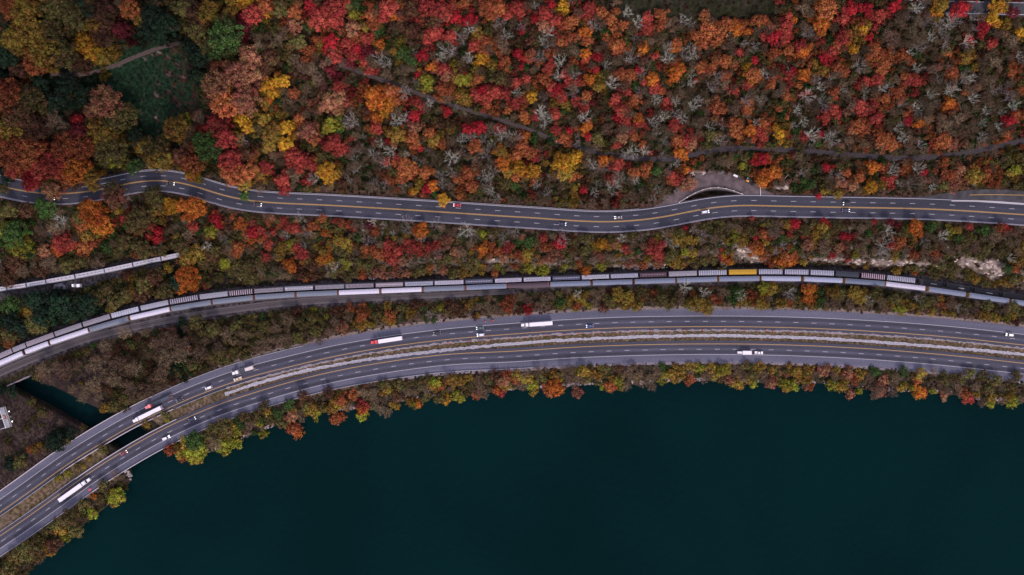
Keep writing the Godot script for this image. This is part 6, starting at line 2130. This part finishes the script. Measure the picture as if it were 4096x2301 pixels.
func build_woods() -> void:
	make_crowns()
	parse_trees()
	listed.sort_custom(func(a, b): return a.r > b.r)
	for t in listed:
		plant(t)
	# trees and saplings between those, with the colours of the nearest ones
	var under := []
	var bare := []
	var thin := []
	var step := 27.0
	var u := -300.0
	while u < 4420.0:
		var v := -200.0
		while v < 2420.0:
			var x := u + rng.randf_range(-0.5, 0.5) * step
			var y := v + rng.randf_range(-0.5, 0.5) * step
			v += step
			if not growable(x, y, 12.0):
				continue
			var fenced := x > 0 and x < 4096 and y > 0 and y < 2301
			if pow((x - 600.0) / 195.0, 2.0) + pow((y - 365.0) / 185.0, 2.0) < 1.0:
				continue
			if x > 2390.0 and x < 3090.0 and y < 80.0:
				continue
			if y > cv("rack", x) and y < cv("north", x) and x < 440.0 and y > deck_line(x) + 10.0 and rng.randf() < 0.8:
				continue
			if y < cv("rack", x) and rocky(x, y) > 0.2:
				continue
			var pick := {}
			var bd := 1e9
			var over := false
			for q in near(x, y, 1):
				var d := Vector2(q.u - x, q.v - y).length()
				if d < q.r * 0.75:
					over = true
				var w := d * rng.randf_range(0.6, 1.6)
				if w < bd:
					bd = w
					pick = q
			if over and rng.randf() < 0.8:
				continue
			var c: String = pick.c if pick.has("c") else ["o", "r", "w", "k", "b"][rng.randi() % 5]
			if c == "w" and rng.randf() < 0.8:
				c = "b"
			elif c in ["R", "Y", "O", "l"]:
				c = {"R": "m", "Y": "y", "O": "o", "l": "k"}[c]
			if y > cv("road", x) and c in ["r", "o", "t"] and rng.randf() < 0.5:
				c = ["k", "y", "b", "k"][rng.randi() % 4]
			if c in ["r", "o"] and rng.randf() < 0.3 or rng.randf() < 0.2:
				c = ["k", "k", "b", "k", "G", "b"][rng.randi() % 6]
			var band := y > cv("spur", x)
			var s := rng.randf_range(1.5, 3.5) * (0.85 if band else 1.0)
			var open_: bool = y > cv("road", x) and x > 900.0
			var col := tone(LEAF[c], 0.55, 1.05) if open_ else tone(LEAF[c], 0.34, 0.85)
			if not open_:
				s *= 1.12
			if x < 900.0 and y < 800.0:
				col *= 0.62  # saplings of the hollow carry the same dimness, painted into their colour
			if c == "w":
				bare.append([rng.randi() % 8, pose(x, y, s * 1.1, s), tone(LEAF["w"], 0.45, 0.85)])
			elif c == "b":
				thin.append([rng.randi() % 4, pose(x, y, s * 1.1, s), col])
			else:
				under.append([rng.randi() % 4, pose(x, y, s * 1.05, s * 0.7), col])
		u += step
	grow("understory", "saplings and bushes filling the autumn woodland", crowns["bush"], under + extra["bush"], "")
	grow("leafless_undergrowth", "leafless grey saplings between the autumn trees", crowns["bare"], bare + extra["bare"], "")
	grow("sparse_undergrowth", "half bare brown saplings between the autumn trees", crowns["thin"], thin + extra["thin"], "")
	grow("woodland_fill", "smallest leafy trees of the autumn woodland", crowns["leafy"], extra["leafy"], "")
	# low growth on the ground
	var low := []
	step = 15.0
	u = -100.0
	while u < 4200.0:
		var v := -60.0
		while v < 2340.0:
			var x := u + rng.randf_range(-0.6, 0.6) * step
			var y := v + rng.randf_range(-0.6, 0.6) * step
			v += step
			if not growable(x, y, 3.0):
				continue
			if y < cv("rack", x) and rocky(x, y) + 0.8 * noise_b.get_noise_2d(x, y) > 0.6:
				continue
			var clear := x > 2390.0 and x < 3090.0 and y < 80.0
			if clear and rng.randf() < 0.75:
				continue
			var n := noise_c.get_noise_2d(x * 1.3, y * 1.3) + rng.randf_range(-0.25, 0.25)
			var c := "k"
			if n > 0.34 and y < cv("road", x) and not clear:
				c = "o"
			elif n > 0.12:
				c = "m"
			elif n < -0.3:
				c = "G"
			elif n < -0.12:
				c = "b"
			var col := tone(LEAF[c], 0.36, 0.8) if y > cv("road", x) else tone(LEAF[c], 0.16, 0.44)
			var s := rng.randf_range(0.7, 1.5)
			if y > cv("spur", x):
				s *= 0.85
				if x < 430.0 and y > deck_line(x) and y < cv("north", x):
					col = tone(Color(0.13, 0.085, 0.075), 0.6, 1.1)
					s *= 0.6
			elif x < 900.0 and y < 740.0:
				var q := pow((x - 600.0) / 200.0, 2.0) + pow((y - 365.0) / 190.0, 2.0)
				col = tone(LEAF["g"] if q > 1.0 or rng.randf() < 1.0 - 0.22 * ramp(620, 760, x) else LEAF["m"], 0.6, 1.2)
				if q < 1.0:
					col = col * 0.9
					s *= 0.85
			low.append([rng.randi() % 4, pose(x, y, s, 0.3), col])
		u += step
	# dry grass tussocks in the median
	for k in 2600:
		var x := rng.randf_range(700.0, 4150.0)
		var a := cv("north", x) + 16.0
		var e := cv("south", x) - 15.0
		var y := rng.randf_range(a, e)
		if absf(y - cv("gravel", x)) < 9.0:
			continue
		low.append([rng.randi() % 4, pose(x, y, rng.randf_range(0.22, 0.5), 0.1), tone(Color(0.24, 0.16, 0.11) if rng.randf() < 0.7 else Color(0.13, 0.12, 0.05))])
	grow("ground_cover", "low brush, leaf litter and dry grass on the ground", crowns["cover"], low, "")
	# boulders along the water's edge
	var rocks := []
	var b := Build.new()
	var r := RandomNumberGenerator.new()
	r.seed = 9
	for k in 12:
		for j in 3:
			var a0 := TAU * k / 12
			var a1 := TAU * (k + 1) / 12
			var h0: float = [-0.3, 0.25, 0.5, 0.6][j]
			var h1: float = [-0.3, 0.25, 0.5, 0.6][j + 1]
			var r0: float = [1.0, 0.9, 0.6, 0.0][j]
			var r1: float = [1.0, 0.9, 0.6, 0.0][j + 1]
			var w := func(a: float, q: float) -> float: return q * (1.0 + 0.25 * sin(a * 3.0 + 1.0) + 0.12 * sin(a * 5.0))
			b.quad(Vector3(cos(a0) * w.call(a0, r0), h0, sin(a0) * w.call(a0, r0)), Vector3(cos(a1) * w.call(a1, r0), h0, sin(a1) * w.call(a1, r0)), Vector3(cos(a1) * w.call(a1, r1), h1, sin(a1) * w.call(a1, r1)), Vector3(cos(a0) * w.call(a0, r1), h1, sin(a0) * w.call(a0, r1)))
	var rock := b.done()
	for k in 1500:
		var x := rng.randf_range(420.0, 4150.0)
		var y := cv("shore", x) + rng.randf_range(-10.0, 4.0)
		if noise_b.get_noise_2d(x, 5.0) < 0.0 or creek(x, y) < 20.0:
			continue
		var c := tone(Color(0.33, 0.28, 0.30), 0.6, 1.2)
		rocks.append([0, Transform3D(Basis(Vector3.UP, rng.randf() * TAU).scaled(Vector3.ONE * rng.randf_range(0.3, 0.9)), on_ground(x, y, 0.0)), c])
	for k in 90:
		var a := rng.randf()
		var x := lerpf(500.0, 530.0, sin(a * PI)) + rng.randf_range(-8, 8)
		rocks.append([0, Transform3D(Basis(Vector3.UP, rng.randf() * TAU).scaled(Vector3.ONE * rng.randf_range(0.5, 1.0)), on_ground(x, lerpf(1880.0, 1985.0, a), 0.0)), tone(Color(0.26, 0.23, 0.24))])
	for q in ROCKS:
		for k in int(q[2] * q[3] / 85.0):
			var x: float = q[0] + rng.randfn() * q[2] * 0.45
			var y: float = q[1] + rng.randfn() * q[3] * 0.45
			if not growable(x, y, 0.0):
				continue
			rocks.append([0, Transform3D(Basis.from_euler(Vector3(rng.randf_range(-0.5, 0.5), rng.randf() * TAU, rng.randf_range(-0.5, 0.5))).scaled(Vector3(1, rng.randf_range(0.5, 1.1), 0.8) * rng.randf_range(0.4, 1.5)), on_ground(x, y, 0.0)), tone(Color(0.36, 0.29, 0.26), 0.6, 1.25)])
	grow("boulders", "pale boulders along the shore and on the cliff", [rock], rocks, "")
